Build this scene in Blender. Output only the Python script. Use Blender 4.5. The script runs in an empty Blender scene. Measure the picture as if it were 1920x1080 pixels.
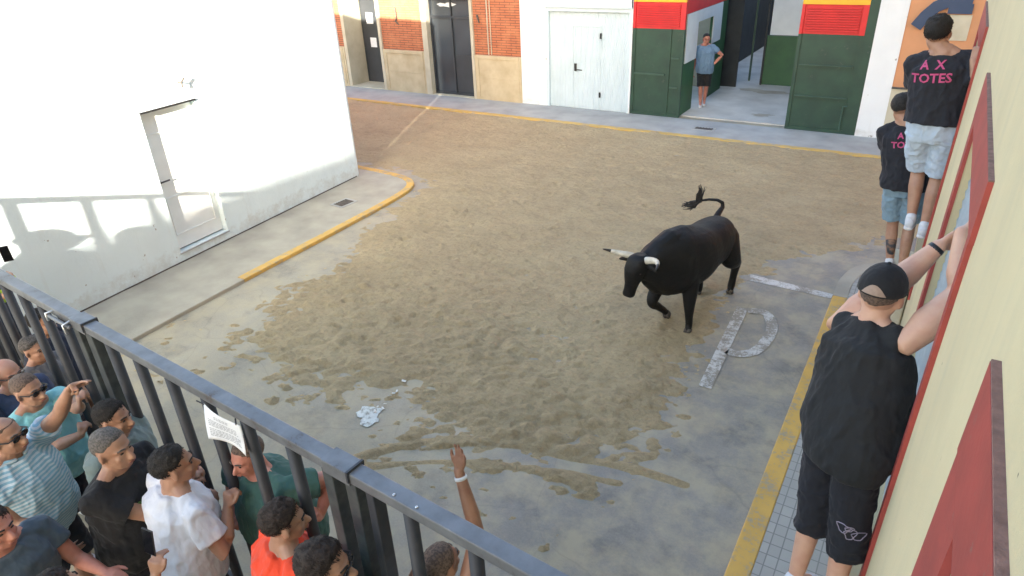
import bpy, math, random
import numpy as np
from mathutils import Vector, Matrix
from mathutils.bvhtree import BVHTree
random.seed(7)
SC = bpy.context.scene
COL = SC.collection
# ------------------------------------------------------------------ camera
FPX, CW, CH, HC = 1262.0, 960.0, 540.0, 4.2
def _d(px, py):
    v = np.array([px-CW, -(py-CH), -FPX]); return v/np.linalg.norm(v)
_Z = -_d(1068, 2900); _Y = _d(1833, -125); _Y = _Y-_Z*(_Y@_Z); _Y /= np.linalg.norm(_Y); _X = np.cross(_Y, _Z)
RC = np.array([_X, _Y, _Z])
cam = bpy.data.objects.new('camera', bpy.data.cameras.new('camera')); COL.objects.link(cam)
cam.matrix_world = Matrix([[*RC[0], 0], [*RC[1], 0], [*RC[2], HC], [0, 0, 0, 1]])
cam.data.sensor_width = 36; cam.data.lens = FPX/1920*36; cam.data.clip_end = 500; cam.data.clip_start = .05
SC.camera = cam
# ------------------------------------------------------------------ sky, sun, exposure
SUN = Vector((1, -2.2, .68)).normalized()
w = bpy.data.worlds.new('World'); SC.world = w; w.use_nodes = True
nt = w.node_tree; bg = nt.nodes['Background']; sky = nt.nodes.new('ShaderNodeTexSky')
sky.sky_type = 'NISHITA'; sky.sun_disc = False
sky.sun_elevation = math.asin(SUN.z); sky.sun_rotation = math.atan2(SUN.x, SUN.y)
sky.dust_density = 2.6; sky.air_density = 1.0; sky.ozone_density = 1.0
nt.links.new(sky.outputs[0], bg.inputs[0]); bg.inputs[1].default_value = .15
sl = bpy.data.lights.new('sun', 'SUN'); sl.energy = 5; sl.angle = math.radians(.9); sl.color = (1, .93, .8)
so = bpy.data.objects.new('sun', sl); COL.objects.link(so); so.rotation_euler = SUN.to_track_quat('Z', 'Y').to_euler(); so.location = (5, -10, 20)
SC.view_settings.view_transform = 'Standard'; SC.view_settings.look = 'None'; SC.view_settings.gamma = 1
SC.view_settings.exposure = 2.42
def at(px, py, x=None, y=None, z=None):
    r = RC@_d(px, py)
    if z is not None: t = (z-HC)/r[2]
    elif y is not None: t = y/r[1]
    else: t = x/r[0]
    return np.array([0, 0, HC])+r*t
def V(*a): return np.array(a, float)
def nrm(v): v = np.array(v, float); return v/(np.linalg.norm(v)+1e-12)
# ------------------------------------------------------------------ numpy noise
def _hash(i, j, k, s):
    n = (i*374761393+j*668265263+k*2147483647+s*974634777) & 0xffffffff
    n = ((n ^ (n >> 13))*1274126177) & 0xffffffff
    n = n ^ (n >> 16)
    return (n & 0xffffff)/float(0xffffff)*2-1
def noise(P, s=0):
    P = np.asarray(P, float); F = np.floor(P).astype(np.int64); f = P-F; u = f*f*(3-2*f)
    r = 0
    for a in (0, 1):
        for b in (0, 1):
            for c in (0, 1):
                wgt = (u[:, 0] if a else 1-u[:, 0])*(u[:, 1] if b else 1-u[:, 1])*(u[:, 2] if c else 1-u[:, 2])
                r = r+wgt*_hash(F[:, 0]+a, F[:, 1]+b, F[:, 2]+c, s)
    return r
def fbm(P, o=4, s=0, g=.5):
    r = 0; a = 1
    for i in range(o): r = r+a*noise(P*2**i+i*17.3, s+i); a *= g
    return r
# ------------------------------------------------------------------ materials
def lin(c):
    if isinstance(c, str):
        c = [int(c[i:i+2], 16)/255 for i in (0, 2, 4)]; c = [x/12.92 if x <= .04045 else ((x+.055)/1.055)**2.4 for x in c]
    return (*c[:3], 1)
class N:
    def __init__(s, name):
        s.m = bpy.data.materials.new(name); s.m.use_nodes = True; s.t = s.m.node_tree; s.b = s.t.nodes['Principled BSDF']
    def n(s, typ, **k):
        o = s.t.nodes.new('ShaderNode'+typ)
        for a, v in k.items():
            if a.startswith('i_'):
                key = a[2:]; key = int(key) if key.isdigit() else key.replace('_', ' ')
                if hasattr(v, 'is_linked') or isinstance(v, bpy.types.NodeSocket): s.t.links.new(v, o.inputs[key])
                else: o.inputs[key].default_value = v
            else: setattr(o, a, v)
        return o
    def l(s, a, b): s.t.links.new(a, b)
    def co(s): return s.n('TexCoord').outputs['Object']
    def pos(s): return s.n('NewGeometry').outputs['Position']
    def noise(s, vec, sc, det=5, rough=.55):
        return s.n('TexNoise', i_Vector=vec, i_Scale=sc, i_Detail=det, i_Roughness=rough).outputs['Fac']
    def ramp(s, fac, a, b, ca=(0, 0, 0, 1), cb=(1, 1, 1, 1)):
        r = s.n('ValToRGB', i_Fac=fac); e = r.color_ramp.elements; e[0].position = a; e[1].position = b; e[0].color = ca; e[1].color = cb
        return r.outputs[0]
    def mix(s, fac, a, b, mode='MIX'):
        m = s.n('Mix', data_type='RGBA', blend_type=mode)
        for k, v in ((0, fac), (6, a), (7, b)):
            if isinstance(v, bpy.types.NodeSocket): s.l(v, m.inputs[k])
            else: m.inputs[k].default_value = v
        return m.outputs[2]
    def math(s, op, a, b=0, c=None):
        m = s.n('Math', operation=op)
        for k, v in enumerate((a, b) if c is None else (a, b, c)):
            if isinstance(v, bpy.types.NodeSocket): s.l(v, m.inputs[k])
            else: m.inputs[k].default_value = v
        return m.outputs[0]
    def bump(s, h, st=.3, d=.01, prev=None):
        b = s.n('Bump', i_Height=h, i_Strength=st, i_Distance=d)
        if prev is not None: s.l(prev, b.inputs['Normal'])
        s.l(b.outputs[0], s.b.inputs['Normal']); return b.outputs[0]
    def col(s, c):
        if isinstance(c, bpy.types.NodeSocket): s.l(c, s.b.inputs['Base Color'])
        else: s.b.inputs['Base Color'].default_value = c
    def rough(s, r):
        if isinstance(r, bpy.types.NodeSocket): s.l(r, s.b.inputs['Roughness'])
        else: s.b.inputs['Roughness'].default_value = r
def simple(name, c, c2=None, rough=.7, sc=8, bump=.2, bsc=40, bd=.005, metal=0, lo=.35, hi=.7):
    q = N(name); p = q.co(); c = lin(c); c2 = lin(c2) if c2 else tuple(x*.75 for x in c[:3])+(1,)
    q.col(q.mix(q.ramp(q.noise(p, sc), lo, hi), c, c2)); q.rough(rough); q.b.inputs['Metallic'].default_value = metal
    if bump: q.bump(q.noise(p, bsc, 4), bump, bd)
    return q.m
def fabric(name, c, var=.8, stripes=None):
    q = N(name); p = q.co(); c = lin(c); c2 = tuple(x*var for x in c[:3])+(1,)
    k = q.mix(q.ramp(q.noise(p, 6), .3, .7), c, c2)
    if stripes:
        wv = q.n('TexWave', i_Vector=p, i_Scale=stripes[1], i_Distortion=.6, bands_direction='Z')
        k = q.mix(q.ramp(wv.outputs['Fac'], .35, .6), k, lin(stripes[0]))
    q.col(k); q.rough(.9)
    mp = q.n('Mapping', i_Vector=p, i_Scale=(1, 1, .45), i_Rotation=(.4, .3, 0)).outputs[0]
    b = q.bump(q.noise(mp, 9, 3, .5), .75, .035); q.bump(q.noise(p, 400, 2), .15, .002, b)
    q.b.inputs['Sheen Weight'].default_value = .15 if sum(c[:3]) > .3 else .04
    return q.m
def skin(name, c, c2):
    q = N(name); p = q.co()
    k = q.mix(q.ramp(q.noise(p, 14, 4), .35, .7), lin(c), lin(c2))
    q.col(k); q.rough(.5); q.bump(q.noise(p, 90, 3), .25, .003)
    q.b.inputs['Subsurface Weight'].default_value = .12; q.b.inputs['Subsurface Radius'].default_value = (.012, .005, .003)
    return q.m
# ------------------------------------------------------------------ objects
def tag(o, label=None, cat=None, group=None, kind=None):
    for k, v in (('label', label), ('category', cat), ('group', group), ('kind', kind)):
        if v: o[k] = v
    return o
def empty(name, loc, label, cat, group=None):
    o = bpy.data.objects.new(name, None); COL.objects.link(o); o.location = tuple(loc); o.empty_display_size = .2
    return tag(o, label, cat, group)
class MB:
    """collects simple solids into one mesh"""
    def __init__(s): s.v = []; s.f = []
    def add(s, v, f):
        n = len(s.v); s.v += [tuple(map(float, x)) for x in v]; s.f += [tuple(i+n for i in q) for q in f]; return s
    def box(s, a, b):
        (x0, y0, z0), (x1, y1, z1) = a, b
        if x0 > x1: x0, x1 = x1, x0
        if y0 > y1: y0, y1 = y1, y0
        if z0 > z1: z0, z1 = z1, z0
        return s.add([(x0, y0, z0), (x1, y0, z0), (x1, y1, z0), (x0, y1, z0), (x0, y0, z1), (x1, y0, z1), (x1, y1, z1), (x0, y1, z1)],
                     [(3, 2, 1, 0), (4, 5, 6, 7), (0, 1, 5, 4), (1, 2, 6, 5), (2, 3, 7, 6), (3, 0, 4, 7)])
    def obox(s, c, ax, ay, az):
        c, ax, ay, az = map(np.array, (c, ax, ay, az)); vs = [c+i*ax+j*ay+k*az for k in (-1, 1) for j, i in ((-1, -1), (-1, 1), (1, 1), (1, -1))]
        return s.add(vs, [(3, 2, 1, 0), (4, 5, 6, 7), (0, 1, 5, 4), (1, 2, 6, 5), (2, 3, 7, 6), (3, 0, 4, 7)])
    def prism(s, poly, z0, z1):
        n = len(poly)
        return s.add([(x, y, z0) for x, y in poly]+[(x, y, z1) for x, y in poly],
                     [tuple(range(n-1, -1, -1)), tuple(range(n, 2*n))]+[(i, (i+1) % n, n+(i+1) % n, n+i) for i in range(n)])
    def loft(s, rings, seg=16, e=2.0):
        """rings: (centre, axis a, axis b, ra, rb)"""
        n0 = len(s.v); vs = []; fs = []
        for c, a, b, ra, rb in rings:
            for k in range(seg):
                t = 2*math.pi*k/seg; ct, st = math.cos(t), math.sin(t)
                ct = math.copysign(abs(ct)**(2/e), ct); st = math.copysign(abs(st)**(2/e), st)
                vs.append(np.array(c)+np.array(a)*ra*ct+np.array(b)*rb*st)
        m = len(rings)
        for i in range(m-1):
            for k in range(seg):
                k2 = (k+1) % seg; fs.append((i*seg+k, i*seg+k2, (i+1)*seg+k2, (i+1)*seg+k))
        fs.append(tuple(range(seg-1, -1, -1))); fs.append(tuple(range((m-1)*seg, m*seg)))
        return s.add(vs, fs)
    def tube(s, pts, rad, seg=12, cap=True, flat=None):
        """tapered tube through points, rounded ends"""
        pts = [np.array(p, float) for p in pts]; rad = list(rad) if hasattr(rad, '__len__') else [rad]*len(pts)
        rings = []; T = []
        for i in range(len(pts)):
            T.append(nrm(pts[min(i+1, len(pts)-1)]-pts[max(i-1, 0)]))
        a = nrm(np.cross(T[0], (0, 0, 1) if abs(T[0][2]) < .9 else (1, 0, 0)))
        for i, p in enumerate(pts):
            a = nrm(a-T[i]*(a@T[i])); b = np.cross(T[i], a)
            if i == 0 and cap:
                for q in (80, 50, 25):
                    q = math.radians(q); rings.append((p-T[0]*rad[0]*math.sin(q), a, b, rad[0]*math.cos(q), rad[0]*math.cos(q)))
            rings.append((p, a, b, rad[i], rad[i]))
            if i == len(pts)-1 and cap:
                for q in (25, 50, 80):
                    q = math.radians(q); rings.append((p+T[i]*rad[i]*math.sin(q), a, b, rad[i]*math.cos(q), rad[i]*math.cos(q)))
        return s.loft(rings, seg)
    def ell(s, c, F, r, seg=20, rn=12):
        F = np.array(F); c = np.array(c); rings = []
        for i in range(rn+1):
            q = -math.pi/2+math.pi*(i+.001)/(rn+.002); rings.append((c+F[2]*r[2]*math.sin(q), F[0], F[1], r[0]*math.cos(q), r[1]*math.cos(q)))
        return s.loft(rings, seg)
    def mesh(s, name, org=(0, 0, 0)):
        m = bpy.data.meshes.new(name); o = np.array(org); m.from_pydata([tuple(np.array(v)-o) for v in s.v], [], s.f); m.update(); return m
    def build(s, name, mat, parent=None, org=None, smooth=False, bevel=0, angle=None):
        if org is None: org = tuple(parent_world(parent)) if parent else (0, 0, 0)
        o = bpy.data.objects.new(name, s.mesh(name, org)); COL.objects.link(o); o.data.materials.append(mat)
        if parent: o.parent = parent
        else: o.location = org
        if smooth:
            for p in o.data.polygons: p.use_smooth = True
        if bevel:
            bv = o.modifiers.new('bevel', 'BEVEL'); bv.width = bevel; bv.segments = 2; bv.limit_method = 'ANGLE'
        return o
def parent_world(o):
    v = Vector((0, 0, 0))
    while o: v += o.location; o = o.parent
    return v
def remesh(mb, name, mat, parent, vox=.007, it=3, fn=None, dec=None):
    org = parent_world(parent); me = mb.mesh('tmp', org); t = bpy.data.objects.new('tmp', me); COL.objects.link(t)
    r = t.modifiers.new('r', 'REMESH'); r.mode = 'VOXEL'; r.voxel_size = vox; r.use_smooth_shade = True
    if it:
        sm = t.modifiers.new('s', 'SMOOTH'); sm.factor = .5; sm.iterations = it
    dg = bpy.context.evaluated_depsgraph_get(); dg.update()
    m2 = bpy.data.meshes.new_from_object(t.evaluated_get(dg)); bpy.data.objects.remove(t); bpy.data.meshes.remove(me)
    m2.name = name
    if fn:
        n = len(m2.vertices); co = np.empty(n*3); m2.vertices.foreach_get('co', co); co = co.reshape(-1, 3)
        no = np.empty(n*3); m2.vertex_normals.foreach_get('vector', no); no = no.reshape(-1, 3)
        co = fn(co, no); m2.vertices.foreach_set('co', co.astype(np.float32).ravel()); m2.update()
    m2.polygons.foreach_set('use_smooth', [True]*len(m2.polygons))
    o = bpy.data.objects.new(name, m2); COL.objects.link(o); o.parent = parent
    m2.materials.clear(); m2.materials.append(mat); return o
def structure(mb, name, mat, **k): return tag(mb.build(name, mat, **k), kind='structure')
# ================================================================== materials of the setting
def mat_road():
    q = N('concrete road'); p = q.pos()
    base = q.mix(q.ramp(q.noise(p, .55, 6, .6), .35, .65), lin((.385, .35, .268)), lin((.325, .295, .228)))
    x = q.n('SeparateXYZ', i_Vector=p)
    wob = q.math('MULTIPLY', q.noise(p, 1.2, 4), 1.3)
    # newer dark asphalt lane beside the right kerb
    m1 = q.ramp(q.math('ADD', q.math('ADD', x.outputs[0], 2.75), wob), .35, .95)
    asph = q.mix(q.ramp(q.noise(p, 3, 6, .7), .35, .7), lin((.285, .265, .228)), lin((.235, .22, .192)))
    base = q.mix(m1, base, asph)
    sp = q.ramp(q.noise(p, 60, 4, .7), .35, .75); base = q.mix(q.math('MULTIPLY', sp, .35), base, lin((.10, .10, .10)))
    st = q.ramp(q.noise(p, 1.9, 6, .65), .52, .68); base = q.mix(q.math('MULTIPLY', st, .55), base, lin((.11, .105, .10)))
    dl = q.ramp(x.outputs[0], -3.2, -1.0, (1, 1, 1, 1), (0, 0, 0, 1)); dust = q.ramp(q.math('ADD', q.noise(p, 2.6, 7, .7), q.math('MULTIPLY', dl, .08)), .50, .70); base = q.mix(q.math('MULTIPLY', dust, .75), base, lin((.40, .345, .235)))
    vor = q.n('TexVoronoi', i_Vector=q.mix(.12, p, q.n('TexNoise', i_Vector=p, i_Scale=3).outputs['Color']), i_Scale=.9, feature='DISTANCE_TO_EDGE')
    cr = q.ramp(vor.outputs[0], .0, .006, (1, 1, 1, 1), (0, 0, 0, 1)); base = q.mix(q.math('MULTIPLY', cr, .16), base, lin((.06, .06, .06)))
    q.col(base); q.rough(q.ramp(q.noise(p, 1.1, 4), .3, .7, (.5, .5, .5, 1), (.85, .85, .85, 1)))
    b = q.bump(q.noise(p, 70, 5, .7), .35, .006); q.bump(q.noise(p, 6, 5, .6), .35, .02, b)
    return q.m
def mat_sand():
    q = N('trampled sand'); p = q.pos()
    mp = q.n('Mapping', i_Vector=p, i_Rotation=(0, 0, .35), i_Scale=(.8, 1.25, 1)).outputs[0]
    c = q.mix(q.ramp(q.noise(mp, 1.6, 7, .65), .35, .68), lin((.51, .40, .235)), lin((.415, .325, .19)))
    c = q.mix(q.math('MULTIPLY', q.ramp(q.noise(mp, 9, 5, .7), .52, .74), .55), c, lin((.24, .195, .125)))
    c = q.mix(q.math('MULTIPLY', q.ramp(q.noise(p, 120, 3, .8), .4, .8), .35), c, lin((.14, .115, .08)))
    c = q.mix(q.math('MULTIPLY', q.ramp(q.noise(p, .45, 4, .5), .5, .62), .45), c, lin((.50, .41, .25)))
    c = q.mix(q.math('MULTIPLY', q.ramp(q.noise(p, 24, 4, .7), .50, .62), .28), c, lin((.22, .17, .10)))  # fine dark flecks: damp grains, plus crevice shade put into the colour
    q.col(c); q.rough(.95)
    b = q.bump(q.noise(mp, 8, 6, .7), .85, .05); b = q.bump(q.noise(p, 26, 5, .75), .9, .035, b); q.bump(q.noise(p, 220, 2, .75), .3, .003, b)
    return q.m
def mat_white(name, base=(.80, .80, .785), zdirt=.5):
    q = N(name); p = q.pos(); x = q.n('SeparateXYZ', i_Vector=p)
    c = q.mix(q.ramp(q.noise(p, 1.2, 5), .35, .7), lin(base), lin(tuple(k*.92 for k in base)))
    st = q.n('Mapping', i_Vector=p, i_Scale=(3, 3, .5)).outputs[0]
    c = q.mix(q.math('MULTIPLY', q.ramp(q.noise(st, 2.5, 5), .55, .8), .22), c, lin((.50, .47, .40)))
    h = q.math('ADD', x.outputs[2], q.math('MULTIPLY', q.noise(p, 2.8, 6, .7), -1.0*zdirt))
    d = q.ramp(h, -.27+.02, -.27+.32, (1, 1, 1, 1), (0, 0, 0, 1)); d = q.math('MULTIPLY', d, q.ramp(q.noise(p, 5, 6, .75), .38, .62))
    c = q.mix(q.math('MULTIPLY', d, .35), c, lin((.36, .32, .25)))
    pk = q.ramp(q.noise(p, 7, 3, .6), .715, .735); c = q.mix(q.math('MULTIPLY', pk, .8), c, lin((.28, .25, .2)))
    q.col(c); q.rough(.85); b = q.bump(q.noise(p, 25, 5, .7), .25, .01); q.bump(q.noise(p, 2.5, 4, .6), .4, .04, b); return q.m
def mat_paint_line(name, c, under, lo=.42, hi=.55, sc=6):
    q = N(name); p = q.pos()
    k = q.mix(q.ramp(q.noise(p, 3, 4), .3, .7), lin(c), lin(tuple(x*.8 for x in c)))
    n = q.math('ADD', q.math('MULTIPLY', q.noise(p, sc, 7, .75), .7), q.math('MULTIPLY', q.noise(p, 45, 3, .7), .3))
    k = q.mix(q.ramp(n, lo, hi), k, lin(under)); q.col(k); q.rough(.7); q.bump(q.noise(p, 70, 5, .7), .3, .006); return q.m
def mat_brick(name, c1, c2, mortar, sx, scale, bw=.5, rh=.25, ms=.02, off=.5, rot=(0, 0, 0), st=.5):
    q = N(name); p = q.pos(); mp = q.n('Mapping', i_Vector=p, i_Rotation=rot).outputs[0]
    b = q.n('TexBrick', i_Vector=mp, i_Scale=scale, i_Color1=lin(c1), i_Color2=lin(c2), i_Mortar=lin(mortar), offset=off)
    b.inputs['Mortar Size'].default_value = ms; b.inputs['Brick Width'].default_value = bw; b.inputs['Row Height'].default_value = rh
    c = q.mix(q.math('MULTIPLY', q.ramp(q.noise(p, 2, 5), .4, .7), .4), b.outputs[0], lin(tuple(k*.7 for k in c1)), 'MIX')
    q.col(c); q.rough(.85); z = q.bump(b.outputs['Fac'], -st, .01); q.bump(q.noise(p, 60, 4), .2, .004, z); return q.m
M = {}
M['road'] = mat_road(); M['sand'] = mat_sand(); M['white'] = mat_white('whitewash', (.70, .79, .81))
M['white2'] = mat_white('white painted facade', (.78, .79, .79), .3)
M['pave'] = simple('pale concrete pavement', (.40, .37, .30), (.30, .275, .225), .9, 2.2, .35, 40, .008)
M['pave2'] = simple('far pavement', (.40, .40, .38), (.29, .29, .28), .9, 1.8, .3, 30, .006)
M['yellow'] = mat_paint_line('worn yellow paint', (.64, .39, .09), (.34, .29, .20), .50, .60)
M['yellow2'] = mat_paint_line('very worn yellow paint', (.62, .41, .11), (.36, .32, .25), .52, .62, 4)
M['linew'] = mat_paint_line('worn white road paint', (.62, .61, .58), (.27, .245, .205), .455, .54, 5)
M['tile'] = mat_brick('grey pavement setts', (.39, .38, .35), (.33, .325, .30), (.20, .20, .19), 1, 1, .085, .11, .0045, .0)
M['cream'] = N('cream wall render').m
def _cream():
    q = N('cream render'); p = q.pos()
    c = q.mix(q.ramp(q.noise(p, 1.4, 5), .3, .7), lin((.63, .525, .315)), lin((.56, .465, .28)))
    st = q.n('Mapping', i_Vector=p, i_Scale=(4, 4, .6)).outputs[0]
    c = q.mix(q.math('MULTIPLY', q.ramp(q.noise(st, 2.5, 5), .5, .8), .3), c, lin((.42, .38, .27)))
    pk = q.ramp(q.noise(p, 9, 3, .6), .735, .75); c = q.mix(pk, c, lin((.12, .10, .08)))
    q.col(c); q.rough(.9); b = q.bump(q.noise(p, 90, 4, .7), .35, .006); q.bump(q.noise(p, 3, 4), .3, .03, b); return q.m
M['cream'] = _cream()
M['red'] = simple('red window trim paint', (.36, .055, .042), (.27, .045, .035), .6, 5, .25, 50, .004)
M['dust'] = simple('dusty top of red moulding', (.27, .15, .12), (.14, .075, .06), .95, 22, .5, 60, .008)
M['grey_shutter'] = simple('grey shutter slats', (.30, .36, .38), (.24, .29, .31), .5)
M['steel'] = simple('worn grey steel rail', (.19, .198, .212), (.12, .125, .135), .5, 9, .2, 60, .003, .35)
def _rusty(m, rust=(.16, .06, .025), lo=.66, hi=.72, sc=16):
    t = m.node_tree; b = t.nodes['Principled BSDF']; src = b.inputs['Base Color'].links[0].from_socket; co_ = t.nodes.new('ShaderNodeTexCoord')
    nz = t.nodes.new('ShaderNodeTexNoise'); nz.inputs['Scale'].default_value = sc; nz.inputs['Detail'].default_value = 7; nz.inputs['Roughness'].default_value = .75; t.links.new(co_.outputs['Object'], nz.inputs['Vector'])
    rp = t.nodes.new('ShaderNodeValToRGB'); rp.color_ramp.elements[0].position = lo; rp.color_ramp.elements[1].position = hi; t.links.new(nz.outputs['Fac'], rp.inputs[0])
    mx = t.nodes.new('ShaderNodeMix'); mx.data_type = 'RGBA'; t.links.new(rp.outputs[0], mx.inputs[0]); t.links.new(src, mx.inputs[6]); mx.inputs[7].default_value = (*rust, 1); t.links.new(mx.outputs[2], b.inputs['Base Color'])
_rusty(M['steel'], (.10, .07, .055), .60, .70, 9); _rusty(M['red'], (.20, .12, .10), .62, .70, 12)
M['steel_dark'] = simple('dark painted steel bar', (.025, .028, .036), (.035, .038, .046), .6, 12, .2, 70, .003, 0)
M['steel_post'] = simple('scuffed grey steel post', (.085, .095, .095), (.045, .05, .055), .5, 14, .25, 70, .003, .3)
M['zinc'] = simple('bright zinc hardware', (.6, .62, .65), (.4, .42, .45), .3, 10, .1, 50, .002, .8)
M['iron'] = simple('cast iron cover', (.13, .11, .09), (.07, .06, .055), .7, 20, .4, 60, .006, .3)
M['brickf'] = None
M['stone'] = simple('cream stone plinth', (.56, .47, .31), (.42, .33, .20), .8, 2.5, .25, 30, .006)
M['stone2'] = simple('pale stone trim', (.55, .50, .38), (.45, .40, .29), .8, 3, .25, 30, .006)
M['shut'] = simple('white corrugated shutter', (.60, .69, .73), (.54, .63, .67), .5, 3, .1, 40, .002)
M['green'] = simple('dark green door paint', (.022, .062, .038), (.014, .040, .028), .5, 3, .15, 40, .003)
M['green2'] = simple('brighter green door paint', (.035, .115, .045), (.025, .085, .04), .55, 3, .15, 40, .003)
_rusty(M['green'], (.07, .085, .07), .60, .72, 5)
M['greenr'] = simple('green door rail edge', (.05, .10, .075), (.03, .07, .05), .5, 3, .15, 40, .003)
M['redd'] = simple('bright red door paint', (.66, .018, .022), (.55, .014, .018), .5, 3, .12, 40, .003)
M['yeld'] = simple('yellow band paint', (.80, .42, .02), (.72, .36, .02), .5, 3, .12, 40, .003)
M['whited'] = simple('white door panel paint', (.70, .74, .75), (.63, .67, .68), .55, 3, .1, 40, .003)
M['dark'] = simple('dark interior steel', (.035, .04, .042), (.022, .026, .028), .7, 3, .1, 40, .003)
M['floor'] = simple('garage concrete floor', (.56, .55, .51), (.40, .39, .36), .8, 1.4, .3, 25, .006)
M['orange'] = simple('orange facade render', (.62, .30, .15), (.54, .26, .13), .9, 1.5, .3, 40, .006)
M['blue'] = simple('dark blue sign face', (.028, .055, .12), (.02, .045, .10), .45, 3, .1)
M['door_black'] = simple('dark anthracite door', (.045, .05, .058), (.035, .04, .045), .4, 3, .1)
M['paper'] = simple('white paper', (.72, .74, .76), (.62, .64, .67), .8, 10, .15, 25, .01)
M['ink'] = simple('grey print', (.22, .24, .28), None, .8)
M['black'] = simple('black plastic', (.012, .012, .014), (.02, .02, .022), .4, 20, .1)
M['grass'] = None
def mat_glass():
    q = N('dark shop glass'); p = q.pos()
    q.col(q.mix(q.ramp(q.noise(p, .8, 2), .35, .65), lin((.06, .07, .08)), lin((.035, .042, .05)))); q.rough(.12); q.b.inputs['Specular IOR Level'].default_value = .6; return q.m
M['glass'] = mat_glass()
def mat_brickf():
    q = N('orange brick'); p = q.pos(); s = q.n('SeparateXYZ', i_Vector=p)
    v = q.n('CombineXYZ', i_X=s.outputs[0], i_Y=s.outputs[2], i_Z=0.0).outputs[0]
    b = q.n('TexBrick', i_Vector=v, i_Scale=1.0, i_Color1=lin((.52, .17, .075)), i_Color2=lin((.43, .135, .06)), i_Mortar=lin((.20, .085, .05)), offset=.5)
    b.inputs['Mortar Size'].default_value = .012; b.inputs['Brick Width'].default_value = .30; b.inputs['Row Height'].default_value = .062
    c = q.mix(q.math('MULTIPLY', q.ramp(q.noise(p, 3, 5), .45, .7), .4), b.outputs[0], lin((.60, .24, .11)))
    q.col(c); q.rough(.85); z = q.bump(b.outputs['Fac'], -.6, .01); q.bump(q.noise(p, 60, 4), .2, .004, z); return q.m
M['brickf'] = mat_brickf()
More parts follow.
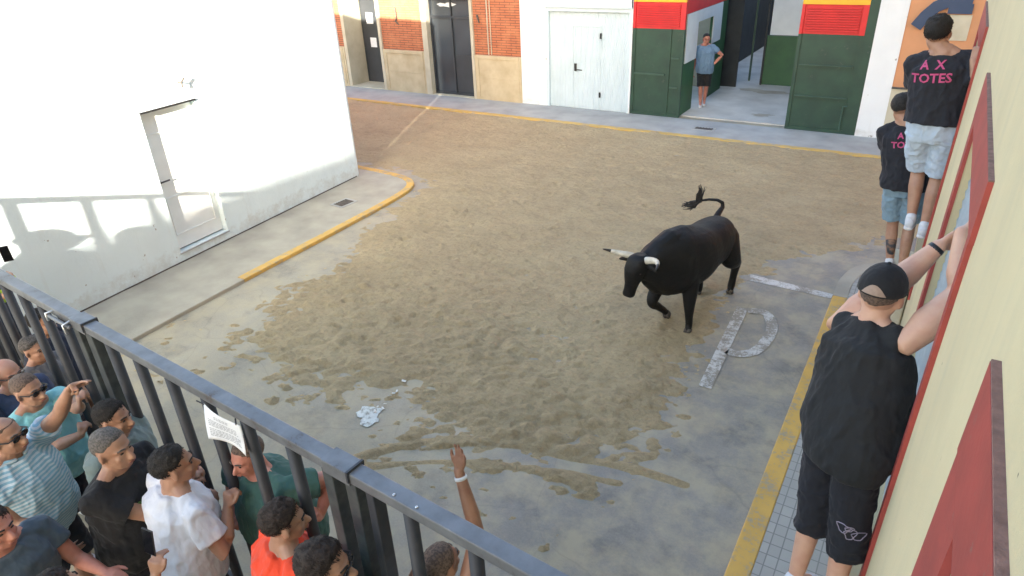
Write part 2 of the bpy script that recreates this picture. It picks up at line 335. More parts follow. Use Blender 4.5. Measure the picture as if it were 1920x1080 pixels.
# ================================================================== ground
structure(MB().box((-70, -70, -.5), (70, 80, 0)), 'road', M['road'])
def smooth_poly(pts, k=6):
    out = []; n = len(pts)
    for i in range(n-1):
        p0, p1, p2, p3 = (np.array(pts[max(i-1, 0)]), np.array(pts[i]), np.array(pts[i+1]), np.array(pts[min(i+2, n-1)]))
        for j in range(k):
            t = j/k; out.append(tuple(.5*((2*p1)+(-p0+p2)*t+(2*p0-5*p1+4*p2-p3)*t*t+(-p0+3*p1-3*p2+p3)*t**3)))
    out.append(tuple(pts[-1])); return out
def sand():
    st = .024; xs = np.arange(-16.5, 3.2, st); ys = np.arange(3.0, 14.36, st)
    X, Y = np.meshgrid(xs, ys, indexing='ij'); n = X.size; P = np.stack([X.ravel(), Y.ravel(), np.zeros(n)], 1); x, y = P[:, 0], P[:, 1]
    # outline of the spread sand
    poly = np.array([(-6.55, 4.25), (-6.75, 5.0), (-7.05, 6.3), (-7.55, 7.7), (-7.8, 9.3), (-8.6, 9.75), (-16.5, 10.6), (-17, 14.6), (3.5, 14.6), (3.5, 12.2), (.4, 11.2), (-.5, 9.9), (-1.35, 8.75), (-1.75, 7.6), (-1.70, 6.2), (-1.45, 5.0), (-1.45, 4.45), (-1.9, 3.85), (-2.6, 3.5), (-3.3, 3.75), (-4.0, 4.05), (-4.6, 3.95), (-5.3, 3.7), (-6.0, 3.75), (-6.5, 3.95)])
    d = np.full(n, 1e9); ins = np.zeros(n, bool); m = len(poly)
    for i in range(m):
        a, b = poly[i], poly[(i+1) % m]; ab = b-a; t = np.clip(((x-a[0])*ab[0]+(y-a[1])*ab[1])/(ab@ab), 0, 1)
        d = np.minimum(d, np.hypot(x-a[0]-t*ab[0], y-a[1]-t*ab[1]))
        c = ((a[1] > y) != (b[1] > y)) & (x < (b[0]-a[0])*(y-a[1])/(b[1]-a[1]+1e-12)+a[0]); ins ^= c
    d = np.where(ins, d, -d)
    e = np.clip(d*.085, -.04, .042)
    rough = np.clip((d-.0)/.7, 0, 1)
    Q = P.copy(); ca, sa = math.cos(.35), math.sin(.35); Q[:, 0] = (x*ca+y*sa)*.75; Q[:, 1] = (-x*sa+y*ca)*1.25
    near = np.clip((6.6-y)/2.5, 0, 1)*np.clip((-1.2-x)/.6, 0, 1)*np.clip(.75+.6*noise(P*.9, 77), .25, 1)      # churned lumps towards the barrier
    big = fbm(Q*1.3, 4, 3)*.024; med = fbm(Q*5.0, 4, 11); lump = np.abs(fbm(Q*6.5, 3, 31)); clod = np.abs(noise(Q*13+fbm(Q*3, 2, 8)[:, None]*1.5, 91)); fine = fbm(P*17, 2, 51)
    z = e+big*.75+med*(.011+.020*near)+(lump-.30)*(.016+.050*near)+(clod-.3)*(.012+.028*near)+fine*(.004+.007*near)-.002
    # curved scrape near the barrier: swept band between two low ridges
    def dist(pl):
        dd = np.full(n, 9.)
        for (ax_, ay_), (bx_, by_) in zip(pl[:-1], pl[1:]):
            vx, vy = bx_-ax_, by_-ay_; t = np.clip(((x-ax_)*vx+(y-ay_)*vy)/(vx*vx+vy*vy), 0, 1); dd = np.minimum(dd, np.hypot(x-ax_-t*vx, y-ay_-t*vy))
        return dd
    r1 = smooth_poly([(-3.85, 3.10), (-3.53, 3.50), (-3.13, 3.84), (-2.69, 4.0), (-2.08, 4.12), (-1.6, 4.24), (-1.1, 4.28)]); r2 = smooth_poly([(-3.62, 3.13), (-3.22, 3.42), (-2.81, 3.64), (-2.36, 3.80), (-1.9, 3.95), (-1.6, 4.02)]); mid = smooth_poly([(-3.4, 3.35), (-2.95, 3.72), (-2.5, 3.92), (-2.0, 4.04), (-1.5, 4.14)])
    wv = .02*fbm(P*3, 2, 66); k_ = np.where(dist(mid)+wv < .085, 1., 0.); z = np.where(k_ > 0, np.minimum(z, .001+.010*fbm(P*9, 2, 23)), z)
    z = np.maximum(z, .024*np.exp(-((dist(r1)+wv*.6)/.035)**2)*(1+.6*med)-.004); z = np.maximum(z, .017*np.exp(-((dist(r2)+wv*.8)/.03)**2)*(1+.8*med)-.004)
    # hoof prints
    rs = np.random.RandomState(4)
    for _ in range(520):
        hx, hy = rs.uniform(-8, 1), rs.uniform(4, 14); r = rs.uniform(.035, .08)
        k = (np.abs(x-hx) < .3) & (np.abs(y-hy) < .3); dd = np.hypot((x[k]-hx), (y[k]-hy)*1.3)/r
        z[k] += (-.018*np.exp(-dd**2)+.011*np.exp(-((dd-1.5)/.5)**2))*np.clip(d[k]*3, 0, 1)
    # keep clear of pavements
    nx, ny = len(xs), len(ys)
    # drop sand under the left building/pavement
    kx = np.interp(y, [3, 5, 9.2, 9.6], [-7.6, -7.62, -7.85, -8.2]); z = np.where((y < 9.55) & (x < kx), -.08, z)
    z = np.where(y > 14.33, -.08, z); z = np.where((x > -.60) & (y < 8.9), -.08, z)
    P[:, 2] = z
    idx = np.arange(n).reshape(nx, ny); F = np.stack([idx[:-1, :-1], idx[1:, :-1], idx[1:, 1:], idx[:-1, 1:]], -1).reshape(-1, 4)
    keep = (z[F].max(1) > -.03); F = F[keep]
    used = np.unique(F); mp = -np.ones(n, int); mp[used] = np.arange(len(used)); F = mp[F]; P2 = P[used]
    me = bpy.data.meshes.new('sand'); me.from_pydata(P2.tolist(), [], F.tolist()); me.polygons.foreach_set('use_smooth', [True]*len(me.polygons)); me.update()
    o = bpy.data.objects.new('sand', me); COL.objects.link(o); me.materials.append(M['sand']); tag(o, kind='structure'); return o
sand()
# ---- left pavement with curved kerb
kl = smooth_poly([(-7.5, -1), (-7.55, 2.5), (-7.66, 5.06), (-7.72, 6.83), (-7.80, 8.4), (-7.95, 9.15), (-8.35, 9.5), (-9.1, 9.62), (-9.8, 9.66), (-11.0, 9.9), (-16.5, 10.5)])
def offset(pl, d):
    out = []
    for i, p in enumerate(pl):
        a = np.array(pl[max(i-1, 0)]); b = np.array(pl[min(i+1, len(pl)-1)]); t = nrm(b-a); out.append((p[0]-t[1]*d, p[1]+t[0]*d))
    return out
inner = offset(kl, .14)
KZ = .05
structure(MB().prism(inner+[(-16.5, 9.0), (-9.9, -1)], -.05, KZ-.006), 'pavement', M['pave'])
def strip(a, b, z0, z1):
    mb = MB(); n = len(a); vs = []
    for p, q in zip(a, b): vs += [(*p, z0), (*p, z1), (*q, z1), (*q, z0)]
    fs = []
    for i in range(n-1):
        for j in range(4): fs.append((i*4+j, i*4+(j+1) % 4, (i+1)*4+(j+1) % 4, (i+1)*4+j))
    fs += [(3, 2, 1, 0), tuple((n-1)*4+j for j in range(4))]; return mb.add(vs, fs)
k0 = next(i for i, p in enumerate(kl) if p[1] > 5.0)
k1 = next(i for i, p in enumerate(kl) if p[0] < -9.9)
structure(strip(kl[:k0+1], inner[:k0+1], -.05, KZ), 'kerb', M['pave'], bevel=.012)
structure(strip(kl[k0:k1+1], inner[k0:k1+1], -.05, KZ+.002), 'kerb', M['yellow'], bevel=.012)
structure(strip(kl[k1:], inner[k1:], -.05, KZ), 'kerb', M['pave'], bevel=.012)
# ---- far pavement
structure(MB().box((-24, 14.42, -.05), (12, 15.69, KZ-.006)), 'pavement', M['pave2'])
structure(MB().box((-24, 14.26, -.05), (12, 14.42, KZ)), 'kerb', M['yellow2'], bevel=.012)
# ---- right pavement
structure(MB().prism([(-.395, -3), (.3, -3), (.3, 9.3), (6, 9.3), (6, 9.5), (-.1, 9.5), (-.395, 8.9)], -.05, KZ-.006), 'pavement', M['tile'])
kr = [(-.56, -3), (-.56, 8.2)]; kr2 = [(-.395, -3), (-.395, 8.2)]
structure(strip(kr, kr2, -.05, KZ), 'kerb', M['yellow'], bevel=.012)
kc = smooth_poly([(-.56, 8.2), (-.55, 8.7), (-.4, 9.2), (0, 9.5), (.5, 9.6), (6, 9.65)]); kci = offset(kc, -.165)
structure(strip(kc, kci, -.05, KZ), 'kerb', M['pave'], bevel=.012)
# ---- road marks
def flat(poly, z, name, mat, k=1):
    vs = [(x, y, z) for x, y in poly]; return structure(MB().add(vs, [tuple(range(len(vs)))]), name, mat)
flat([(-1.62, 8.22), (-.57, 8.18), (-.57, 8.31), (-1.62, 8.40)], .004, 'road_line', M['linew'])
pv = MB()
def band(pl, w):
    a = offset(pl, w/2); b = offset(pl, -w/2); n = len(pl); vs = [(*p, .008) for p in a]+[(*p, .008) for p in b]
    return vs, [(i, i+1, n+i+1, n+i) for i in range(n-1)]
pv.add(*band([(-1.37, 5.68), (-1.46, 7.46)], .13))
bowl = smooth_poly([(-1.39, 7.42), (-1.2, 7.46), (-1.07, 7.25), (-1.03, 6.95), (-1.09, 6.58), (-1.25, 6.43), (-1.36, 6.45)])
pv.add(*band(bowl, .125))
structure(pv, 'painted_letter', M['linew'])
# white paint splash
def blotch(cx, cy, r, z, seed, sx=1, sy=1, k=26):
    rs = np.random.RandomState(seed); ph = rs.uniform(0, 6, 5); out = []
    for i in range(k):
        t = 2*math.pi*i/k; q = r*(1+.22*math.sin(2*t+ph[0])+.16*math.sin(3*t+ph[1])+.13*math.sin(5*t+ph[2])+.1*math.sin(9*t+ph[3])); out.append((cx+q*sx*math.cos(t), cy+q*sy*math.sin(t)))
    return out
M['splash'] = mat_paint_line('white paint splash', (.62, .66, .64), (.25, .25, .22), .50, .58, 12)
flat(blotch(-4.11, 3.68, .125, 0, 3, 1.1, 1), .009, 'paint_splash', M['splash'])
M['chip'] = simple('white paper scraps', (.75, .74, .70), None, .8)
sc = MB(); rs = np.random.RandomState(9)
for i, (px, py) in enumerate(((708, 762), (722, 757), (731, 742), (738, 737), (757, 714), (718, 765), (744, 733), (703, 770))):
    p = at(px, py, z=.02); r = rs.uniform(.008, .017); a = rs.uniform(0, 3)
    sc.obox(p, (r*1.6*math.cos(a), r*1.6*math.sin(a), 0), (-r*.7*math.sin(a), r*.7*math.cos(a), rs.uniform(-.006, .006)), (0, 0, .002))
tag(sc.build('paper_scraps', M['chip']), 'torn white scraps scattered on the sand beside the white paint splash', 'litter', kind='stuff')
# ---- covers
def cover(c, sx, sy, rot, label):
    t = empty('drain_cover', (c[0], c[1], KZ-.006), label, 'drain cover')
    ca, sa = math.cos(rot), math.sin(rot); ax = np.array((ca, sa, 0)); ay = np.array((-sa, ca, 0)); c = np.array((c[0], c[1], KZ-.003))
    fr = MB()
    for s in (-1, 1): fr.obox(c+ay*s*sy, ax*(sx+.02), ay*.02, (0, 0, .008)); fr.obox(c+ax*s*sx, ax*.02, ay*(sy-.021), (0, 0, .008))
    fr.build('frame', M['pave2'], t)
    g = MB(); g.obox(c, ax*(sx-.022), ay*(sy-.022), (0, 0, .005))
    k = 6
    for i in range(k): g.obox(c+ax*(sx*.9)*((i+.5)/k*2-1)+np.array((0, 0, .006)), ax*.012, ay*(sy*.85), (0, 0, .004))
    g.build('lid', M['iron'], t); return t
cover((-8.50, 7.9), .17, .13, 1.5, 'square iron drain cover in the pavement below the white wall corner')
cover((-4.30, 15.0), .22, .10, 0, 'long iron drain cover in front of the open green garage')
# ================================================================== left white building
lb = empty('white_building', (-9, 5, 0), 'whitewashed building on the left with a recessed door and stained wall foot', 'building')
A2 = np.array((-8.84, 3.47)); B2 = np.array((-9.32, 9.14)); LD = nrm(B2-A2); LN = np.array((LD[1], -LD[0]))  # along wall, outward normal (+x)
def L(y, off=0):
    t = (y-A2[1])/LD[1]; p = A2+LD*t+LN*off; return (p[0], p[1])
ya, yb, yc0, yc1, zt, zb, dep = -3.0, 9.14, 5.03, 5.92, 2.22, .19, .10
H_L = 4.0
def wallmesh():
    mb = MB()
    def quad(y0, y1, z0, z1, off=0, ns=1):
        a, b = L(y0, off), L(y1, off); mb.add([(*a, z0), (*b, z0), (*b, z1), (*a, z1)], [(0, 1, 2, 3)])
    quad(ya, yc0, -.1, H_L); quad(yc1, yb, -.1, H_L); quad(yc0, yc1, zt, H_L); quad(yc0, yc1, -.1, zb)
    for y in (yc0, yc1): a, b = L(y), L(y, -dep-.03); mb.add([(*a, zb), (*b, zb), (*b, zt), (*a, zt)], [(0, 1, 2, 3)])
    for z in (zb, zt): mb.add([(*L(yc0), z), (*L(yc1), z), (*L(yc1, -dep-.03), z), (*L(yc0, -dep-.03), z)], [(0, 1, 2, 3)])
    # back wall round the corner, roof
    c = [(-9.32, 9.14), (-9.42, 9.27), (-9.6, 9.33), (-16, 10.0), (-16, -3)]
    for p, q in zip(c, c[1:]+[L(ya)]): mb.add([(*p, -.1), (*q, -.1), (*q, H_L), (*p, H_L)], [(0, 1, 2, 3)])
    mb.add([(*L(ya), H_L), (*L(yb), H_L)]+[(*p, H_L) for p in c[1:]], [tuple(range(7-1))])
    return mb
wallmesh().build('wall', M['white'], lb)
dr = MB(); a, b = L(yc0+.001, -dep), L(yc1-.001, -dep)
dr.add([(*a, zb+.02), (*b, zb+.02), (*b, zt-.03), (*a, zt-.03)], [(0, 1, 2, 3)])
M['wdoor'] = simple('old white door paint', (.76, .79, .78), (.70, .72, .71), .6, 4, .2, 30, .004)
d = dr.build('door', M['wdoor'], lb)
mo = MB(); c = np.array((*L((yc0+yc1)/2, -dep+.006), 0)); ld3 = np.array((*LD, 0)); ln3 = np.array((*LN, 0))
for z in (.42, .98, 1.9): mo.obox(c+np.array((0, 0, z)), ld3*.36, ln3*.006, (0, 0, .006))
for s in (-1, 1): mo.obox(c+ld3*s*.36+np.array((0, 0, .70)), ld3*.006, ln3*.006, (0, 0, .272))
mo.build('moulding', M['wdoor'], d)
h = MB(); hc = np.array((*L(yc0+.05, -dep+.045), 1.24)); h.tube([hc, hc+ld3*.14], .012); h.tube([hc, hc-ln3*.04], .014); h.build('handle', M['black'], d)
th = MB(); th.obox(np.array((*L((yc0+yc1)/2, -.02), zb-.012)), ld3*.46, ln3*.04, (0, 0, .007)); th.build('threshold', M['pave2'], lb)
tp = MB(); tp.obox(np.array((*L((yc0+yc1)/2, .004), zt+.006)), ld3*.45, ln3*.02, (0, 0, .012)); tp.build('lintel_shadow_strip', M['black'], lb)  # black strip paints the dark gap and lintel shadow above the door
cr_ = MB(); pts_ = [L(y_, .006+.004*math.sin(y_*9)) for y_ in np.linspace(-2.9, 9.1, 60)]; pi_ = [L(y_, -.02) for y_ in np.linspace(-2.9, 9.1, 60)]
for e_ in [strip(pi_, pts_, KZ-.01, KZ+.012)]: e_.build('foot_crack', M['iron'], lb)
br = empty('wall_bracket', (*L(5.73, 0), 2.5), 'small rusty bracket fixed high on the white wall', 'bracket')
bp = np.array((*L(5.73, .0), 2.5)); MB().tube([bp, bp+ln3*.07, bp+ln3*.07+np.array((0, 0, -.06))], .012).tube([bp+ln3*.07, bp+ln3*.075+ld3*.05+np.array((0, 0, .05))], .012).build('hook', M['iron'], br, smooth=True)
# ================================================================== far facades (plane y = 15.7)
FY = 15.7
def fbox(mb, x0, x1, z0, z1, y0=0, y1=.3): return mb.box((x0, FY+y0, z0), (x1, FY+y1, z1))
bb = empty('brick_house', (-12.5, FY+.3, 0), 'orange brick house front with cream stone plinth and two dark doors', 'building')
w_ = MB()
for x0, x1 in ((-14.16, -12.62), (-10.90, -9.44)): fbox(w_, x0, x1, 1.22, 2.95)
fbox(w_, -19.0, -15.72, 1.22, 6.4); fbox(w_, -15.719, -9.44, 2.95, 6.4)
w_.build('brick_wall', M['brickf'], bb)
for x0, x1 in ((-14.16, -12.62), (-10.90, -9.44), (-19, -15.72)):
    s_ = MB()
    fbox(s_, x0, x1, -.05, 1.219, -.05)
    fbox(s_, x0+.09, x1-.06, 1.13, 1.215, -.075, -.05); fbox(s_, x0+.09, x0+.13, .12, 1.13, -.068, -.05); fbox(s_, x1-.10, x1-.06, .12, 1.13, -.068, -.05)
    fbox(s_, x0+.13, x1-.10, .60, .63, -.06, -.05)
    s_.build('plinth', M['stone'], bb, bevel=.006)
t_ = MB(); fbox(t_, -12.619, -12.44, -.05, 2.95, -.07); fbox(t_, -10.99, -10.901, -.05, 2.95, -.06); fbox(t_, -12.44, -10.99, 2.62, 2.95, -.05)
fbox(t_, -15.719, -15.60, -.05, 2.95, -.03); fbox(t_, -14.26, -14.161, -.05, 2.95, -.06); fbox(t_, -15.60, -14.26, 2.7, 2.95, -.03)
fbox(t_, -15.60, -14.26, -.05, .07, -.05, 1.0); fbox(t_, -12.44, -10.99, -.05, .06, -.06, .3)
t_.build('stone_trim', M['stone2'], bb, bevel=.006)
rv = MB(); fbox(rv, -15.66, -15.60, .07, 2.7, .29, .95); fbox(rv, -14.26, -14.23, .07, 2.7, .301, .95); rv.build('door_reveal', M['stone2'], bb)
d1 = MB(); fbox(d1, -15.60, -14.26, .071, 2.7, .72, .78); d1 = d1.build('door', M['door_black'], bb)
f1 = MB()
for x in (-15.58, -14.95, -14.30): fbox(f1, x, x+.03, .09, 2.65, .70, .72)
f1.build('frame', M['steel_post'], d1)
pp = MB(); fbox(pp, -15.36, -15.10, 1.80, 2.12, .705, .716); pp.build('notice', M['paper'], d1); pp = MB(); fbox(pp, -15.30, -15.06, 1.12, 1.40, .705, .716); pp.build('notice', M['paper'], d1)
d2 = MB(); fbox(d2, -12.40, -11.03, .08, 2.10, .15, .19); d2 = d2.build('door', M['glass'], bb)
f2 = MB()
for x in (-12.44, -11.73, -11.03): fbox(f2, x, x+.04, .06, 2.62, .10, .15)
for z in (.06, 2.10, 2.56): fbox(f2, -12.40, -11.03, z, z+.06, .105, .149)
f2.build('frame', M['door_black'], d2)
tr = MB(); fbox(tr, -12.40, -11.03, 2.16, 2.56, .15, .18); tr.build('transom', M['glass'], bb)
gl = MB(); vs = blotch(-11.85, 2.44, .14, 0, 5, 1.8, .45); gl.add([(x, FY+.147, z) for x, z in vs], [tuple(range(len(vs)))]); gl.build('reflection_patch', M['paper'], tr.obox and bb)  # pale patch that paints a white reflection onto the transom glass
pa = MB(); fbox(pa, -11.70, -11.05, .12, 1.15, .142, .149); pa.build('lower_panel', M['door_black'], d2)
cb = MB(); cb.tube([(-10.45, FY-.02, 1.25), (-10.45, FY-.02, 5)], .016).tube([(-10.36, FY-.02, 1.25), (-10.36, FY-.02, 5)], .012); cb.build('cable', M['stone2'], bb)
vn = MB(); vn.tube([(-13.55, FY-.03, 2.35), (-13.50, FY-.05, 2.15), (-13.56, FY-.03, 2.0), (-13.47, FY-.03, 1.92)], [.03, .012, .03, .02]); vn.tube([(-10.75, FY-.03, 2.2), (-10.70, FY-.04, 2.05)], [.03, .02]); vn.build('rusty_tie', M['iron'], bb)
# ---- white building with corrugated shutter and the big green doors
wb = empty('garage_building', (-5, FY+.3, 0), 'white building with a corrugated shutter and large green and red garage doors', 'building')
m = MB(); fbox(m, -9.439, -8.69, -.05, 6.8, -.03); fbox(m, -8.69, -6.39, 2.45, 6.8, -.03); fbox(m, -6.39, -1.30, 2.95, 6.8, -.03); fbox(m, -1.30, -.80, -.05, 6.8, -.03); fbox(m, -6.42, -6.385, -.05, 2.949, -.03)
m.build('wall', M['white2'], wb)
sh = MB(); n = 46; x0, x1 = -8.62, -6.47
vs = []; fs = []
for i in range(n*4+1):
    x = x0+(x1-x0)*i/(n*4); dy = (.0, .012, .012, .0)[i % 4]; vs += [(x, FY+.06+dy, .03), (x, FY+.06+dy, 2.36)]
for i in range(n*4): fs.append((2*i, 2*i+2, 2*i+3, 2*i+1))
sh.add(vs, fs); sh = sh.build('shutter_door', M['shut'], wb)
fm = MB(); fbox(fm, -8.69, -8.62, 0, 2.45, -.02, .1); fbox(fm, -6.47, -6.42, 0, 2.45, -.02, .1); fbox(fm, -8.62, -6.47, 2.36, 2.45, -.02, .1); fbox(fm, -8.72, -6.40, 2.452, 2.49, -.07, .1)
fm.build('frame', M['shut'], sh)
wk = MB(); fbox(wk, -7.985, -7.965, .05, 2.03, .045, .062); fbox(wk, -7.235, -7.22, .05, 2.03, .045, .062); fbox(wk, -7.965, -7.235, 2.015, 2.03, .045, .062); wk = wk.build('wicket_door', M['shut'], sh)
hd = MB(); fbox(hd, -7.93, -7.87, .96, 1.14, .035, .06); hd.tube([(-7.86, FY+.03, 1.0), (-7.72, FY+.03, .99)], .012)
for z in (.35, 1.75): fbox(hd, -7.24, -7.20, z, z+.13, .03, .05)
hd.build('handle', M['black'], wk)
bt = MB(); fbox(bt, -8.62, -6.47, .0, .03, .04, .08); bt.build('bottom_gap', M['black'], sh)
def leaf(parent, x0, x1, ztop, rails, vert=None, off=0, mat='green', red=(2.03, 2.60), yel=(2.60, 2.78), zb=.05):
    """a garage leaf in the facade plane"""
    g = MB(); fbox(g, x0, x1, zb, red[0], .02+off, .06+off); g = g.build('door_leaf', M[mat], parent)
    e = MB()
    for z in rails: fbox(e, x0+.10, x1-.10, z, z+.035, -.01+off, .02+off)
    for a, b in ((x0, x0+.07), (x1-.07, x1)): fbox(e, a, b, zb, red[0], -.005+off, .02+off)
    fbox(e, x0+.07, x1-.07, zb, zb+.07, -.005+off, .02+off)
    if vert: fbox(e, vert, vert+.05, zb+.07, red[0], -.007+off, .02+off)
    e.build('frame', M['green'], g)
    lt = MB(); 
    for z in rails: fbox(lt, x0+.10, x1-.10, z+.035, z+.050, -.030+off, .02+off)
    if lt.v: lt.build('rail_edge', M['greenr'], g)
    r = MB(); fbox(r, x0, x1, red[0], red[1], .02+off, .06+off)
    k = 10
    for i in range(k):
        z = red[0]+.06+(red[1]-red[0]-.14)*i/(k-1); fbox(r, x0+.09, x1-.13, z, z+.026, -.022+off, .02+off)
    fbox(r, x0, x0+.06, red[0], red[1], -.014+off, .02+off); fbox(r, x1-.10, x1, red[0], red[1], -.014+off, .02+off)
    r.build('red_louvre', M['redd'], g)
    y = MB(); fbox(y, x0, x1, yel[0], yel[1], -.018+off, .06+off); y.build('yellow_band', M['yeld'], g)
    rr = MB(); fbox(rr, x0, x1, yel[1], 2.94, .02+off, .06+off); rr.build('top_panel', M['redd'], g)
    return g
gd = wb
lf = leaf(gd, -6.38, -5.14, 2.6, (), -5.49)
e = MB(); fbox(e, -6.31, -5.55, 1.0, 1.035, -.02, .02); fbox(e, -5.42, -5.22, .72, .75, -.02, .02); fbox(e, -5.42, -5.22, 1.38, 1.41, -.02, .02); e.build('rail_edge', M['greenr'], lf)
rl = leaf(gd, -2.72, -1.48, 2.6, (.74, 1.38))
fp = MB(); fbox(fp, -1.479, -1.302, .05, 2.949, -.02, .1); fp.build('door_post', M['green'], gd)
bo = MB(); bo.tube([(-1.62, FY-.02, .12), (-1.62, FY-.02, .62)], .014).tube([(-1.62, FY-.02, .62), (-1.54, FY-.05, .64)], .014); bo.build('bolt', M['greenr'], rl)
# green and white side wall just inside the doorway, with the opening the man stands in
g2 = MB(); X0, X1 = -5.26, -5.20
for y0, y1_, z0, z1 in ((FY+.07, 16.80, .03, 1.25), (FY+.07, 16.80, 1.25, 2.98), (16.80, 18.02, 2.07, 2.98), (18.02, 19.3, .03, 2.98)): g2.box((X0, y0+.0005, z0), (X1, y1_, z1))
g2 = g2.build('side_wall', M['green2'], gd)
wp = MB(); wp.box((X1, 15.98, 1.24), (X1+.025, 16.80, 2.32)); wp.build('white_panel', M['whited'], g2)
wp = MB(); wp.box((X1, 16.80, 2.06), (X1+.024, 18.75, 2.32)); wp.build('white_panel', M['whited'], g2)
wp = MB(); wp.box((X1, 18.04, 1.40), (X1+.025, 18.75, 2.059)); wp.build('white_panel', M['whited'], g2)
rp = MB(); rp.box((X1, 15.8, 2.33), (X1+.02, 19.2, 2.98)); rp.build('red_top', M['redd'], g2)
bw = MB(); bw.box((-7.6, 19.35, .0), (-5.27, 19.4, 3.2)); bw.build('back_wall', M['stone2'], gd)
io = MB(); io.box((-7.6, FY+.35, -.04), (-5.76, 19.34, .028)); io.build('garage_floor', M['floor'], gd)
# interior
io = MB(); y1 = 20.2
io.box((-5.75, FY+.35, -.04), (-2.4, y1+8, .03)); io.build('garage_floor', M['floor'], gd)
iw = MB()
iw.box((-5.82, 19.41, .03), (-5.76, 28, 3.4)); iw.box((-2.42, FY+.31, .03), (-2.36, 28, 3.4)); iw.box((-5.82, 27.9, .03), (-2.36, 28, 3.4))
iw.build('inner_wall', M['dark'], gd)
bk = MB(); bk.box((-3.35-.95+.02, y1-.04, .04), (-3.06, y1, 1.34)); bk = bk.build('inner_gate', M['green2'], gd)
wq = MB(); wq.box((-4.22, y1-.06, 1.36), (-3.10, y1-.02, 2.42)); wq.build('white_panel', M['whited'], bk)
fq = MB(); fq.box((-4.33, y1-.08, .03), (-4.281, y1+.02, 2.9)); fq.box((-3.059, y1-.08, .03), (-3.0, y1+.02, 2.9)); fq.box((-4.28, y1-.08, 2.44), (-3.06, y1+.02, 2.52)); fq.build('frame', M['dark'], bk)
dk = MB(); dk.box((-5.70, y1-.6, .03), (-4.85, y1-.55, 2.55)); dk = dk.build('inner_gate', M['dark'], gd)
ps = MB(); ps.box((-4.75, y1+.35, .03), (-4.70, y1+.4, 2.6)); ps.build('post', M['greenr'], dk)
lt = MB(); lt.add([(x, y, .034) for x, y in blotch(-3.45, FY+1.05, .2, 0, 8, 1.3, .6)], [tuple(range(26))]); lt.build('floor_stain', M['pave'], gd); lt = MB(); lt.add([(x, y, .034) for x, y in blotch(-4.0, FY+3.6, .5, 0, 2, 1.2, .5)], [tuple(range(26))]); lt.build('floor_stain', M['pave'], gd)
# ---- orange shop front with a big dark blue sign letter
ob = empty('orange_shop', (1, FY+.3, 0), 'orange rendered shop front with a beige plinth and big dark blue lettering', 'building')
m = MB(); fbox(m, -.799, 12, 1.09, 6.4, .0); m.build('wall', M['orange'], ob)
m = MB(); fbox(m, -.799, 12, -.05, 1.06, -.03); m.build('plinth', M['stone2'], ob); m = MB(); fbox(m, -.799, 12, 1.06, 1.09, -.06); m.build('ledge', M['steel_post'], ob)
m = MB(); arc = [(-.62+.0, 2.22), (-.50, 2.42), (-.36, 2.58), (-.18, 2.68), (.0, 2.72), (.2, 2.72)]
a = offset(arc, .11); b = offset(arc, -.10); n = len(arc)
vs = [(x, FY-.05, z) for x, z in a+b]+[(x, FY-.001, z) for x, z in a+b]
fs = [(i, i+1, n+i+1, n+i) for i in range(n-1)]+[(2*n+i, 3*n+i, 3*n+i+1, 2*n+i+1) for i in range(n-1)]+[(i, 2*n+i, 2*n+i+1, i+1) for i in range(n-1)]+[(n+i, n+i+1, 3*n+i+1, 3*n+i) for i in range(n-1)]
m.add(vs, fs); fbox(m, -.16, .23, 2.47, 2.64, -.051, 0); m.build('sign_lettering', M['blue'], ob)
m = MB(); fbox(m, -.36, .25, 2.0, 2.45, -.02, 0); m.build('sign_panel', M['stone2'], ob)
# ================================================================== right building: cream wall with red window surrounds
def WX(z): return .205+.0125*(z-1)
rb = empty('cream_building', (1, 5, 0), 'cream rendered building with red trimmed window recesses and grey shutters', 'building')
def slab(mb, y0, y1, z0, z1, o0, o1):
    """box on the (slightly leaning) wall plane: o = distance out of the wall (negative = into it)"""
    v = [(WX(z)-o, y, z) for z in (z0, z1) for y, o in ((y0, o0), (y1, o0), (y1, o1), (y0, o1))]
    return mb.add(v, [(0, 1, 2, 3), (7, 6, 5, 4), (0, 4, 5, 1), (1, 5, 6, 2), (2, 6, 7, 3), (3, 7, 4, 0)])
HT = 11.5; wins = [(-.55, 1.22), (2.84, 4.56), (6.86, 8.55)]; WB, WT = 1.08, 3.12   # openings
YE = 9.25
def sl(m_, y0, y1, z0, z1, x0=.0): return slab(m_, y0, y1, z0, z1, 0, -.5)
m = MB(); ys = [-12.15]+[v for a in wins for v in a]+[YE]
for i in range(0, len(ys), 2): sl(m, ys[i], ys[i+1], -.05, HT)
for a, b in wins: sl(m, a, b, -.05, WB); sl(m, a, b, WT, HT)
m.box((.72, -12.15, -.05), (9, YE, HT-.1)); m.build('wall', M['cream'], rb)
for a, b in wins:
    t = MB(); p = .019; jw = .085
    jr = .27 if b < 2 else .20 if b < 5 else .10; slab(t, a-.10, b+jr+.015, WT, WT+.24, p, 0); sf = t.build('window', M['red'], rb)
    t = MB(); slab(t, a-.085, a+.005, WB-.2, WT-.0005, p, 0); t.build('jamb', M['red'], sf); t = MB(); slab(t, b-.005, b+jr, WB-.2, WT-.0005, p, 0); t.build('jamb', M['red'], sf)
    t = MB(); slab(t, a-.10, b+jr+.015, WT+.2402, WT+.246, p-.001, 0); t.build('lintel_top', M['dust'], sf)
    t = MB(); slab(t, a+.006, b-.006, WB-.06, WB+.01, .05, -.045); t.build('sill', M['cream'], sf)
    t = MB(); n = 34; vs = []; fs = []
    for i in range(n*2+1):
        z = WB+.01+(WT-WB-.01)*i/(n*2); dd = .05-(.012 if i % 2 else 0); vs += [(WX(z)+dd, a, z), (WX(z)+dd, b, z)]
    for i in range(n*2): fs.append((2*i, 2*i+1, 2*i+3, 2*i+2))
    t.add(vs, fs); t.build('shutter', M['grey_shutter'], sf)
